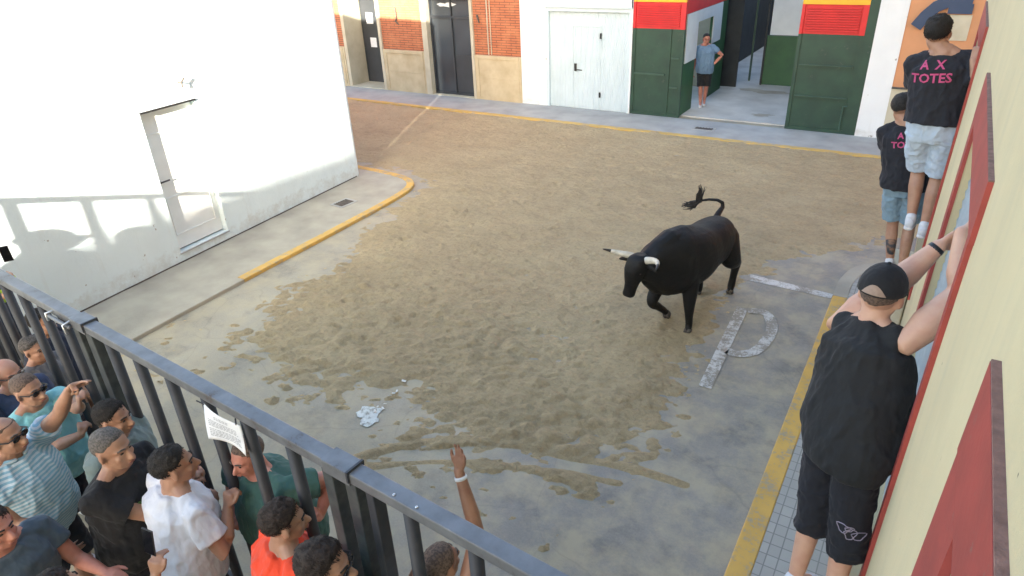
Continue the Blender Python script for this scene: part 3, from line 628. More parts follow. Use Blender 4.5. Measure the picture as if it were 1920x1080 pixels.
nb = empty('neighbour_building', (4, -20, 0), 'lower cream building further down the street', 'building'); m = MB(); m.box((.235, -34, -.05), (9, -12.16, 7.1)); m.build('wall', M['cream'], nb)
# ================================================================== steel barrier across the street
BY, BT = 1.60, 2.07
def barrier(x0, x1, bars, label, posts):
    t = empty('steel_barrier', ((x0+x1)/2, BY, 0), label, 'barrier', 'steel barrier panels across the street')
    m = MB(); m.box((x0, BY-.041, BT-.062), (x1, BY+.041, BT)); m.build('top_rail', M['steel'], t, bevel=.006)
    m = MB(); m.box((x0, BY-.04, .10), (x1, BY+.04, .18)); m.build('bottom_rail', M['steel_dark'], t, bevel=.006)
    for x in bars:
        m = MB(); m.tube([(x, BY, .18), (x, BY, BT-.062)], .032, 14, cap=False); m.build('bar', M['steel_dark'], t, smooth=True)
    for x, wd in posts:
        m = MB(); m.box((x-wd*.8, BY-.038, 0), (x+wd*.8, BY+.038, BT-.0625)); m.build('post', M['steel_post'], t, bevel=.005)
    return t
barrier(-8.6, -4.45, [-8.28+i*.32 for i in range(12)], 'grey steel barrier panel farthest left, reaching to the white wall', [(-8.55, .05), (-4.50, .05)])
b2 = barrier(-4.40, -2.0, [-4.13, -3.79, -3.44, -3.08, -2.72, -2.35], 'middle grey steel barrier panel with the paper notice tied on', [(-4.33, .06), (-2.05, .045)])
b3 = barrier(-1.945, .17, [-1.56, -1.20, -.86, -.52, -.18], 'grey steel barrier panel nearest the cream wall, with zinc rivets on its rail', [(-1.895, .045), (.13, .04)])
m = MB(); m.box((-1.80, BY-.034, .2), (-1.75, BY+.034, BT-.0627)); m.build('side_post', M['steel_dark'], b3, bevel=.005)
for xr_ in (-1.62, -1.49):
    p = V(xr_, BY-.022, BT+.002); m = MB(); m.ell(p, np.eye(3), (.008, .008, .005), 10, 6); m.build('rivet', M['zinc'], b3, smooth=True)
def clamp(x, label):
    t = empty('barrier_clamp', (x, BY, BT), label, 'clamp')
    m = MB(); m.box((x-.09, BY-.050, BT+.001), (x+.09, BY+.050, BT+.008)); m.box((x-.09, BY-.050, BT-.068), (x+.09, BY-.0425, BT+.001)); m.build('plate', M['steel'], t, bevel=.002)
    m = MB(); m.box((x+.078, BY-.053, BT-.05), (x+.09, BY+.053, BT+.013)); m.build('lug', M['steel_dark'], t); return t
clamp(-4.425, 'steel clamp plate joining the left and middle barrier panels'); clamp(-1.97, 'steel clamp plate joining the middle and right barrier panels')
lt_ = empty('gate_latch', (-4.63, BY-.08, BT-.06), 'sliding bolt latch on the barrier rail above the raised hand', 'latch')
m = MB(); m.tube([(-4.80, BY-.07, BT-.05), (-4.50, BY-.07, BT-.05)], .013); m.build('bolt', M['steel'], lt_, smooth=True)
m = MB(); m.tube([(-4.79, BY-.04, BT-.03), (-4.80, BY-.08, BT-.03), (-4.80, BY-.08, BT-.08)], .009); m.tube([(-4.52, BY-.04, BT-.02), (-4.52, BY-.095, BT-.03), (-4.52, BY-.09, BT-.09)], .009); m.build('ring', M['zinc'], lt_, smooth=True)
# paper notice hung from the rail
pn = empty('paper_notice', (-2.9, BY-.06, 1.85), 'white printed sheet taped under the barrier rail', 'notice')
def sheet(u, v): # u 0..1 across, v 0..1 down
    x = -3.02+.30*u+.02*v; z = BT-.065-.03*u*(1-v)-.185*v-.05*v*(4*u*(1-u)-1)*-.5; y = BY-.052-.012*math.sin(u*4+v*2)-.03*v*(1-.4*u); return (x, y, z)
m = MB(); vs = []; fs = []; K = 14
for i in range(K+1):
    for j in range(K+1): vs.append(sheet(i/K, j/K))
for i in range(K):
    for j in range(K): fs.append((i*(K+1)+j, (i+1)*(K+1)+j, (i+1)*(K+1)+j+1, i*(K+1)+j+1))
m.add(vs, fs); po = m.build('sheet', M['paper'], pn, smooth=True); s_ = po.modifiers.new('s', 'SOLIDIFY'); s_.thickness = .001
m = MB(); rs = np.random.RandomState(2)
for r in range(13):
    v = .16+r*.056; u = .12+(.2 if r < 2 else 0)
    while u < (.66 if r < 2 else .84):
        ww = rs.uniform(.03, .10)
        if r not in (2, 7): 
            q = [sheet(u, v), sheet(min(u+ww, .9), v), sheet(min(u+ww, .9), v+.02), sheet(u, v+.02)]; m.add([(x, y-.0022, z) for x, y, z in q], [(0, 1, 2, 3)])
        u += ww+.018
m.build('print', M['ink'], po)
m = MB(); m.tube([sheet(.02, .02), V(*sheet(.02, .02))+V(-.05, -.01, .01)], .004); m.tube([sheet(.9, .03), V(*sheet(.9, .03))+V(.02, -.005, .05)], .004); m.build('cable_tie', M['black'], pn)

# the barrier runs slightly askew across the street: turn every piece of it about its own base
for o in bpy.data.objects:
    if o.parent is None and o.name.split('.')[0] in ('steel_barrier', 'barrier_clamp', 'gate_latch', 'paper_notice'):
        off = o.location.y-BY; o.location.y = 1.60-.0636*(o.location.x+2.66)+off; o.rotation_euler.z = -.0635
bpy.context.view_layer.update()
# ================================================================== people
SKIN = {k: skin('skin '+k, *c) for k, c in dict(tan=((.40, .225, .15), (.33, .17, .11)), pink=((.50, .27, .19), (.44, .20, .14)), brown=((.31, .165, .105), (.25, .12, .075)), pale=((.55, .33, .23), (.50, .27, .19)), red=((.50, .22, .16), (.42, .17, .12))).items()}
HAIR = {k: simple('hair '+k, c, tuple(x*.5 for x in c), .7, 90, .9, 260, .010, 0, .42, .58) for k, c in dict(black=(.022, .017, .015), brown=(.045, .028, .02), grey=(.16, .14, .125), stubble=(.18, .12, .09), dark=(.03, .025, .022)).items()}
M['lens'] = simple('dark sunglass lens', (.01, .01, .012), None, .15, 5, 0)
M['eye'] = simple('dark eye', (.04, .025, .02), None, .3, 5, 0)
M['lip'] = simple('lip', (.33, .12, .09), None, .5, 5, 0)
M['sole'] = simple('white shoe rubber', (.68, .68, .68), (.5, .5, .5), .6, 10)
M['shoe'] = simple('white trainer cloth', (.62, .63, .66), (.5, .52, .56), .8, 20)
def ik(a, b, l1, l2, hint):
    a, b = np.array(a), np.array(b); d = b-a; L_ = np.linalg.norm(d); mx = (l1+l2)*.995
    if L_ > mx: b = a+d/L_*mx; L_ = mx; d = b-a
    u = d/L_; h = np.array(hint, float); h = h-u*(h@u); h = nrm(h); x = (l1*l1-l2*l2+L_*L_)/(2*L_); y = math.sqrt(max(l1*l1-x*x, 0)); return a+u*x+h*y, b
def hand(mb, wr, d, n, side, pose, s, tone=None):
    """wrist, finger direction, palm normal (away from the palm's back), thumb side = cross"""
    d = nrm(d); n = nrm(n-d*(n@d)); t = np.cross(n, d)*side   # t = towards the thumb
    wr = np.array(wr); hl = .088*s
    mb.loft([(wr-d*.01*s, t, n, .026*s, .018*s), (wr+d*.03*s, t, n, .034*s, .016*s), (wr+d*.065*s, t, n, .041*s, .015*s), (wr+d*hl, t, n, .039*s, .013*s), (wr+d*(hl+.006), t, n, .034*s, .009*s)], 14, 2.6)
    ln = [(.045, .028, .022), (.050, .032, .024), (.046, .030, .023), (.036, .022, .019)]
    curl = {'grip': (58, 70, 45), 'relax': (22, 28, 18), 'open': (6, 9, 6), 'point': (12, 14, 8), 'phone': (42, 48, 20)}[pose]
    for i in range(4):
        o = wr+d*(hl-.008*s*(1 if i in (1, 2) else 1.8))+t*(.029-.0195*i)*s; r = (.0092, .0095, .009, .008)[i]*s
        ang = 0; p = o; pts = [o-d*.02*s, o]; sp = (.5-i/3)*(.22 if pose in ('open', 'point') else .06)
        dd0 = nrm(d+t*sp); ex = 1
        if pose == 'point' and i >= 2: ex = 4.6
        for j in range(3):
            ang += math.radians(curl[j]*(1+.12*i))*ex if (ang < 2.6) else 0; dd = dd0*math.cos(ang)+n*math.sin(ang); p = p+dd*ln[i][j]*s*1.02; pts.append(p)
        mb.tube(pts, [r, r, r*.98, r*.92, r*.82], 9)
    th = wr+d*.028*s+t*.026*s; cl = {'grip': .9, 'relax': .35, 'open': .15, 'point': .5, 'phone': .5}[pose]
    a1 = nrm(d*.62+t*.75+n*.30*cl); a2 = nrm(d*.85+t*(.45-.5*cl)+n*.55*cl); a3 = nrm(d*.95+t*(.2-.5*cl)+n*.75*cl)
    mb.tube([th-a1*.012*s, th+a1*.032*s, th+a1*.032*s+a2*.032*s, th+a1*.032*s+a2*.032*s+a3*.024*s], [.0145*s, .0125*s, .011*s, .009*s], 9)
def rot_to(yaw, pitch=0, roll=0):
    """frame (right, forward, up); yaw 0 looks to +y, 90 to +x"""
    a = math.radians(yaw); p = math.radians(pitch); f = V(math.sin(a)*math.cos(p), math.cos(a)*math.cos(p), math.sin(p)); r = V(math.cos(a), -math.sin(a), 0)
    u = np.cross(r, f); q = math.radians(roll); r2 = r*math.cos(q)+u*math.sin(q); u2 = np.cross(r2, f); return np.array([r2, f, u2])
def person(label, loc, h=1.75, yaw=0, w=1.0, belly=0, lean=(0, 0), head=(0, 0, 0), hand_r=None, hand_l=None, feet=None, knees=None, hips=(0, 0, 0),
           skin_='tan', hair='brown', bald=0, hairlen=.010, shirt=(.5, .5, .5), sleeve=.50, shorts=(.02, .02, .03), leglen=.92, name_group=None, glasses=None, cap=None, shoes='shoe', collar=False,
           stripes=None, lift=0, vox=.0075, shirt_len=0, armw=1.0, arml=1.0, hem=None, twist=0, tank=False, beard=False, sunshade=None, neck_off=(0, 0), legs=True):
    s = h/1.75; loc = np.array(loc, float); T = empty('person', loc, label, 'person', name_group)
    F = rot_to(yaw); r, f, u = F; Fc = rot_to(yaw+twist); rc, fc, _ = Fc
    P = loc+V(0, 0, .93*s)+r*hips[0]+f*hips[1]+u*hips[2]
    up = nrm(u+f*math.tan(math.radians(lean[0]))+r*math.tan(math.radians(lean[1])))
    Nk = P+up*.54*s; fcl = nrm(fc-up*(fc@up)); rcl = np.cross(fcl, up)
    def torso(inf, z0, z1, neckr=None):
        prof = [(-.13, .150, .105), (-.06, .170, .122), (.02, .172, .122), (.10, .160, .114), (.18, .158, .112), (.28, .172, .120), (.37, .182, .122), (.44, .172, .110), (.49, .135, .088), (.53, .082, .066), (.56, .062, .058)]
        rings = []
        for z, a, b in prof:
            if z < z0-.001 or z > z1+.001: continue
            k = min(max((z+.1)/.5, 0), 1); a_ = a*w; b_ = b*w
            bl = belly*math.exp(-((z-.12)/.16)**2); b_ += bl; a_ += bl*.75
            rr = nrm(r*(1-k)+rcl*k); ff = np.cross(up, rr)
            c = P+up*z*s+ff*(bl*.75+(.012 if .2 < z < .42 else 0))*s; tp = 1.0 if z < .46 else .6
            rings.append((c, rr, ff, (a_+inf*tp)*s, (b_+inf*tp)*s))
        return rings
    sh = {}; el = {}; wr = {}; hd = {}
    la, lf_ = .29*s*arml, .255*s*arml
    Hv = rot_to(yaw+twist+head[0], head[1], head[2]); hr, hf, hu = Hv
    hc = Nk+up*.025*s+V(0, 0, .115*s)+nrm(hf*V(1, 1, 0))*.028*s+r*neck_off[0]+f*neck_off[1]
    body = MB(); body.loft(torso(-.012, -.13, .56), 20, 2.3)
    for sd, tg in ((1, hand_r), (-1, hand_l)):
        a = Nk-up*.075*s+rcl*sd*.178*s*w
        if tg is None: tg = dict(to=a+V(0, 0, -.52*s)+rcl*sd*.08+fcl*.08, hint=-fcl, d=(0, 0, -1), n=-rcl*sd, pose='relax')
        to = np.array(tg['to'], float)
        lift_ = nrm(to-a)[2]; a = a+up*.05*s*max(lift_, 0)
        e_, w__ = ik(a, to, la, lf_, tg.get('hint', (0, 0, -1)))
        d = np.array(tg['d'], float) if 'd' in tg else nrm(w__-e_)
        sh[sd], el[sd], wr[sd] = a, e_, w__
        ub = a*.45+e_*.55
        body.tube([Nk-up*.03*s+rcl*sd*.05*s, a, a*.6+e_*.4, e_, e_*.65+w__*.35, w__], [.045*s, .056*s*w, .050*s*w*armw, .041*s*w**.7*armw, .042*s*w**.7*armw, .028*s*armw**.6], 14)
        hand(body, w__, d, np.array(tg['n'], float), sd, tg['pose'], s)
    # neck and head
    s1 = s; s = s*1.08
    for sd in (1, -1): body.tube([Nk+up*.025*s+rcl*sd*.02, Nk-up*.045*s+rcl*sd*.12*s*w], [.045*s, .042*s], 12)
    body.tube([Nk-up*.05*s, Nk, hc-hu*.055*s-hf*.012*s], [.066*s*w**.6, .060*s*w**.7, .056*s*w**.5], 16)
    def H(x, y, z, s=s): return hc+hr*x*s+hf*y*s+hu*z*s
    body.ell(H(0, -.012, .030), Hv, (.076*s, .096*s, .086*s), 22, 14)
    body.ell(H(0, .022, -.030), Hv, (.060*s, .070*s, .078*s), 18, 12); body.ell(H(0, .045, -.082), Hv, (.036*s, .036*s, .028*s), 14, 8)
    body.tube([H(-.045, -.01, -.045), H(-.03, .045, -.075), H(.03, .045, -.075), H(.045, -.01, -.045)], .022*s, 10)
    body.tube([H(0, .086, .004), H(0, .103, -.022), H(0, .108, -.035)], [.009*s, .012*s, .015*s], 10); body.ell(H(0, .098, -.040), Hv, (.019*s, .014*s, .010*s), 10, 6)
    body.tube([H(-.040, .068, .018), H(-.015, .084, .020), H(.015, .084, .020), H(.040, .068, .018)], .011*s, 8)
    for k in (-1, 1): body.ell(H(.038*k, .062, -.028), Hv, (.018*s, .018*s, .020*s), 10, 6)
    body.ell(H(0, .088, -.064), Hv, (.022*s, .012*s, .011*s), 12, 6)
    for k in (-1, 1):
        E_ = np.array([nrm(hr*.35*k+hf*.9), nrm(hf*.35-hr*k), hu]); body.ell(H(.078*k, -.006, -.006), E_, (.020*s, .009*s, .033*s), 12, 8)
    s = s1
    # legs
    kn = {}; ft = {}
    for sd in (1, -1):
        hp = P-up*.06*s+r*sd*.088*s*w
        fo = (feet[0 if sd == 1 else 1] if feet else (sd*.11, 0, 0)); ank = loc+r*fo[0]+f*fo[1]+V(0, 0, fo[2]+.09*s)
        hint = f if not knees else (f*knees[0]+r*sd*knees[1]); k_, ank = ik(hp, ank, .398*s, .40*s, hint); kn[sd], ft[sd] = k_, ank
        if legs:
            body.tube([hp, hp*.55+k_*.45, k_, k_*.68+ank*.32-f*.012, ank], [.085*s*w, .076*s*w, .052*s*w**.7, .054*s*w**.8, .035*s], 16)
            body.tube([ank, ank+f*.10*s-V(0, 0, .045*s)], [.038*s, .03*s], 10)
    sk = SKIN[skin_] if isinstance(skin_, str) else skin_
    B = remesh(body, 'body', sk, T, vox, 3)
    s = s*1.08
    # face details
    for k in (-1, 1):
        if not glasses: MB().ell(H(.028*k, .081, .002), Hv, (.011*s, .006*s, .005*s), 10, 6).build('eye', M['eye'], T, smooth=True)
        MB().tube([H(.014*k, .095, .024), H(.030*k, .091, .029), H(.043*k, .078, .022)], .0042*s, 6).build('eyebrow', HAIR['dark' if hair in ('black', 'dark', 'brown') else 'grey'], T, smooth=True)
    MB().tube([H(-.019, .094, -.064), H(0, .1005, -.062), H(.019, .094, -.064)], .0038*s, 6).build('mouth', M['lip'], T, smooth=True)
    if glasses:
        g = MB()
        for k in (-1, 1): g.ell(H(.031*k, .094, .002), Hv, (.026*s, .006*s, .018*s), 14, 8)
        g = g.build('glasses', M['lens'], T, smooth=True); fr_ = MB().tube([H(-.078, .005, .006), H(-.068, .080, .008), H(0, .102, .010), H(.068, .080, .008), H(.078, .005, .006)], .0042*s, 6)
        fr_.build('frame', M['black'], g, smooth=True)
    # hair
    if hair:
        hm = MB(); rs_ = 40; cz = 22; c0 = H(0, -.012, .030); vs = []; fs = []
        for i in range(cz+1):
            for j in range(rs_):
                q = -math.pi/2+math.pi*i/cz; t = 2*math.pi*j/rs_; dv = V(math.cos(q)*math.cos(t), math.cos(q)*math.sin(t), math.sin(q)); vs.append(dv)
        D = np.array(vs); yy = D[:, 1]; thr = np.where(yy > 0, -.30+.92*yy**1.3, -.30-.40*(-yy)); thr = thr+.04*noise(D*7, int(abs(loc[0]*100)))
        ear = (np.abs(D[:, 0]) > .84) & (yy > -.2) & (yy < .33); thr = np.where(ear, np.maximum(thr, -.06), thr)
        mk = np.clip((D[:, 2]-thr)/(.16 if hairlen > .009 else .10), 0, 1)
        if bald: mk = mk*(1-np.clip((D[:, 2]-.55+.35*np.clip(-yy, 0, 1))/.15, 0, 1)*bald)
        nz = fbm(D*6+loc, 3, 5); th_ = hairlen*(1+.55*nz)*(.45+.6*np.clip(D[:, 2]+.25, 0, 1))*np.clip((D[:, 2]-thr)/.5, .25, 1); rad = np.where(mk > 0, 1, 1)
        R3 = np.array([.076, .096, .086]); Lr = 1/np.sqrt(((D/R3)**2).sum(1))
        rr = Lr*(1-.12*(1-mk))+th_*mk
        vs = [c0+(hr*D[i, 0]+hf*D[i, 1]+hu*D[i, 2])*rr[i]*s for i in range(len(D))]
        for i in range(cz):
            for j in range(rs_): fs.append((i*rs_+j, i*rs_+(j+1) % rs_, (i+1)*rs_+(j+1) % rs_, (i+1)*rs_+j))
        hm.add(vs, fs)
        if hairlen > .009:
            rg = np.random.RandomState(int(abs(loc[0])*991) % 9973); nt_ = 0
            fl = nrm(V(rg.uniform(-.3, .3), .25, -.1))
            while nt_ < 1150:
                i = rg.randint(len(D)); 
                if mk[i] < .7 or rg.rand() > math.sqrt(max(1-D[i, 2]**2, .03)): continue
                dv = nrm(D[i]+rg.normal(0, .07, 3)); nl = 1/np.sqrt(((dv/R3)**2).sum()); pt = dv*(nl+th_[i]*mk[i]*.9); sw = V(-dv[1], dv[0], 0)*.8 if dv[2] > .3 else V(0, 0, -1.)
                tg = nrm(sw+fl+rg.normal(0, .22, 3)); tg = nrm(tg-dv*(tg@dv)+dv*rg.uniform(-.03, .10)); ln_ = (.010+hairlen*.4)*rg.uniform(.6, 1.3)
                cv = lambda q_: c0+(hr*q_[0]+hf*q_[1]+hu*q_[2])*s
                b1 = nrm(np.cross(tg, dv))*.0019; m1_ = pt+tg*ln_*.5; e1 = pt+tg*ln_-dv*.003
                n0 = len(hm.v); hm.v += [tuple(cv(x)) for x in (pt-b1, pt+b1, pt+dv*.0022, m1_-b1*.8, m1_+b1*.8, m1_+dv*.0022, e1)]
                hm.f += [(n0, n0+3, n0+5, n0+2), (n0+2, n0+5, n0+4, n0+1), (n0+3, n0+6, n0+5), (n0+5, n0+6, n0+4)]; nt_ += 1
        hm.build('hair', HAIR[hair], T, smooth=True)
        if beard:
            bd = MB(); bd.tube([H(-.066, .0, -.045), H(-.045, .048, -.085), H(0, .075, -.10), H(.045, .048, -.085), H(.066, 0, -.045)], .013*s, 10); bd.build('beard', HAIR[hair], T, smooth=True)
    if cap:
        cm = MB(); rings = []
        for i in range(9):
            q = math.radians(-4+94*i/8.01); rings.append((H(0, -.010, .034)+hu*.094*s*math.sin(q)*1.12, hr, hf, .090*s*max(math.cos(q), .02), .110*s*max(math.cos(q), .02)))
        cm.loft(rings, 26); co_ = cm.build('cap', cap, T, smooth=True)
        bm_ = MB(); vs = []; fs = []
        for i in range(13):
            a = math.radians(-62+124*i/12)
            for k in range(4):
                rr_ = (.0, .03, .055, .07)[k]*math.cos(a*.75); vs.append(H(math.sin(a)*.086, -.010+math.cos(a)*.106+rr_, .030-rr_*.25-.010*abs(math.sin(a))*k))
        for i in range(12):
            for k in range(3): fs.append((i*4+k, (i+1)*4+k, (i+1)*4+k+1, i*4+k+1))
        bo = bm_.add(vs, fs).build('brim', cap, co_, smooth=True); bo.modifiers.new('s', 'SOLIDIFY').thickness = .004
        MB().ell(H(0, -.010, .142), Hv, (.008*s, .008*s, .005*s), 10, 6).build('button', cap, co_, smooth=True)
        hole = MB(); a0 = [math.radians(x) for x in range(-30, 31, 6)]
        vs = [H(math.sin(a)*.0925, -.010-math.cos(a)*.1125, .034) for a in a0]+[H(math.sin(a)*.0925, -.010-math.cos(a)*.1125+.004, .034+.042*math.cos(a*3)) for a in a0]; n_ = len(a0)
        hole.add(vs, [(i, i+1, n_+i+1, n_+i) for i in range(n_-1)]); hole.build('strap_opening', M['capgap'], co_, smooth=True)
    s = s1
    # clothes
    sd0 = int(abs(loc[0]*37+loc[1]*11)) % 97
    def folds(amp, sc_=(9, 9, 3.5)):
        def fn(co, no):
            q = co*np.array(sc_)+sd0; k = np.abs(fbm(q, 3, sd0)); k2 = fbm(co*np.array((16, 16, 16))+q*.2, 2, sd0+3)
            return co+no*np.clip((.35-k)*amp*2.0+k2*amp*.5, -.35*amp, amp)[:, None]
        return fn
    shm = shirt if not isinstance(shirt, tuple) else fabric('shirt cloth', shirt, stripes=stripes)
    sm = MB(); sm.loft(torso(.032, -.13 if hem is None else hem, .565 if tank else .535), 22, 2.3)
    for sd in (1, -1):
        a, e_ = sh[sd], el[sd]; dn = nrm(e_-a); ll = np.linalg.norm(e_-a)
        if not tank:
            sm.tube([Nk-up*.012*s+rcl*sd*.045*s, Nk-up*.035*s+rcl*sd*.11*s*w, a+up*.002], [.046*s, .058*s, .068*s*w], 14)
            t1 = a+dn*ll*sleeve
            ax = nrm(np.cross(dn, (0.3, .2, 1))); bx = np.cross(dn, ax)
            sm.loft([(a-dn*.01, ax, bx, .066*s*w, .066*s*w), (a+dn*ll*sleeve*.5, ax, bx, .071*s*w, .071*s*w), (t1, ax, bx, .072*s*w, .072*s*w), (t1+dn*.004, ax, bx, .064*s*w, .064*s*w)], 16)
        else:
            sm.tube([Nk-up*.02*s+rcl*sd*.05*s, Nk-up*.04*s+rcl*sd*.10*s*w, a-rcl*sd*.045*s], [.060*s, .066*s, .068*s*w], 14)
    S = remesh(sm, 'shirt', shm, T, vox, 2, folds(.010*s))
    if collar:
        cl = MB(); c = Nk+up*.015*s; pr = []
        for i in range(17):
            a = math.radians(-155+310*i/16); pr.append(c+(rcl*math.sin(a)*1.0-fcl*math.cos(a)*.95)*.078*s*w**.5+up*(.018*math.cos(a)*s))
        cl.tube(pr, .014*s, 8); cl.build('collar', shm, S, smooth=True)
    ssm = fabric('shorts cloth', shorts) if isinstance(shorts, tuple) else shorts
    if legs:
        so_ = MB(); rg = [x for x in torso(.008, -.13, .03)]; so_.loft(rg, 22, 2.3)
        for sd in (1, -1):
            hp = P-up*.07*s+r*sd*.088*s*w; k_ = kn[sd]; dn = nrm(k_-hp); ax = nrm(r-dn*(r@dn)); bx = np.cross(dn, ax); ll = np.linalg.norm(k_-hp)*leglen
            so_.loft([(hp-dn*.03, ax, bx, .094*s*w, .108*s*w), (hp+dn*ll*.5, ax, bx, .094*s*w, .100*s*w), (hp+dn*ll, ax, bx, .090*s*w, .094*s*w), (hp+dn*(ll+.004), ax, bx, .08*s*w, .084*s*w)], 18)
        remesh(so_, 'shorts', ssm, T, vox, 2, folds(.009*s, (8, 8, 8)))
        for sd in (1, -1):
            an = ft[sd]; z = an[2]-.09*s; c = V(an[0], an[1], z)
            sl_ = MB(); rg = [(c+f*y*s+V(0, 0, .014), r, V(0, 0, 1), wx*s, .014) for y, wx in ((-.075, .02), (-.06, .034), (0, .038), (.10, .046), (.15, .040), (.175, .02))]; sl_.loft(rg, 14, 3.5)
            up_ = MB(); rg = [(c+f*y*s+V(0, 0, hz*s), r, V(0, 0, 1), wx*s, (hz-.01)*s) for y, wx, hz in ((-.068, .022, .045), (-.05, .034, .055), (0, .036, .052), (.06, .040, .040), (.12, .042, .030), (.165, .026, .022))]; up_.loft(rg, 14, 2.4)
            up_.tube([c+V(0, 0, .06*s)-f*.015, c+V(0, 0, .105*s)-f*.015], [.040*s, .040*s], 12)
            sho = up_.build('shoe', M[shoes], T, smooth=True); sl_.build('sole', M['sole'], sho, smooth=True)
    return dict(T=T, body=B, shirt=S, sh=sh, el=el, wr=wr, hc=hc, P=P, Nk=Nk, F=F, rcl=rcl, fcl=fcl, up=up, kn=kn, s=s, H=H, ft=ft)
def band_on(pr, sd, t, rad, mat, name, wd=.012):
    a, b = pr['el'][sd], pr['wr'][sd]; c = a+(b-a)*t; dn = nrm(b-a); ax = nrm(np.cross(dn, (.3, .2, 1))); bx = np.cross(dn, ax)
    m = MB(); m.loft([(c-dn*wd, ax, bx, rad, rad), (c, ax, bx, rad*1.08, rad*1.08), (c+dn*wd, ax, bx, rad, rad)], 18); return m.build(name, mat, pr['T'], smooth=True)
def lettering(pr, lines, mat, zc, size, back=True, xoff=0, surf='shirt', name='lettering', direction=None):
    S = pr[surf]; org = parent_world(S); me = S.data; bv = BVHTree.FromPolygons([v.co[:] for v in me.vertices], [p.vertices[:] for p in me.polygons])
    r, up = pr['rcl'], pr['up']; f = pr['fcl']*(-1 if back else 1); rr = r*(1 if back else -1)
    base = pr['P']+up*zc*pr['s']-np.array(org)
    for ln, (txt, dz, sz) in enumerate(lines):
        cu = bpy.data.curves.new('t', 'FONT'); cu.body = txt; cu.size = sz; cu.align_x = 'CENTER'; cu.offset = .0025; cu.resolution_u = 2
        ob_ = bpy.data.objects.new('t', cu); COL.objects.link(ob_); dg = bpy.context.evaluated_depsgraph_get(); dg.update()
        m2 = bpy.data.meshes.new_from_object(ob_.evaluated_get(dg)); bpy.data.objects.remove(ob_)
        bmx = __import__('bmesh').new(); bmx.from_mesh(m2); __import__('bmesh').ops.triangulate(bmx, faces=bmx.faces[:]); __import__('bmesh').ops.subdivide_edges(bmx, edges=[e for e in bmx.edges if e.calc_length() > size*.15], cuts=2, use_grid_fill=False)
        __import__('bmesh').ops.triangulate(bmx, faces=bmx.faces[:])
        for v in bmx.verts:
            p = base+rr*(v.co.x+xoff)+up*(v.co.y+dz)+f*.5; hit = bv.ray_cast(Vector(p), Vector(-f))
            q = hit[0] if hit[0] is not None else Vector(base+rr*v.co.x+up*(v.co.y+dz)+f*.12); v.co = q+Vector(f)*.003
        bmx.to_mesh(m2); bmx.free(); m2.name = name; o = bpy.data.objects.new(name, m2); COL.objects.link(o); o.parent = S; m2.materials.clear(); m2.materials.append(mat)
def phone(c, ax, up, label, mat=None, g=None):
    c = np.array(c); ax = nrm(ax); up = nrm(up-ax*(up@ax)); n = np.cross(ax, up); t = empty('phone', c, label, 'phone', g)
    m = MB(); m.obox(c, ax*.037, up*.076, n*.004); m.build('phone_case', M['black'], t, bevel=.003)
    m = MB(); m.obox(c+n*.0045, ax*.033, up*.070, n*.0008); m.build('screen', M['lens'], t)
    m = MB(); m.obox(c-n*.0045+ax*.018+up*.055, ax*.012, up*.014, n*.0012); m.build('lens', M['lens'], t); return t
M['capgap'] = simple('scalp in cap gap', (.33, .24, .19), (.24, .17, .13), .8, 30)
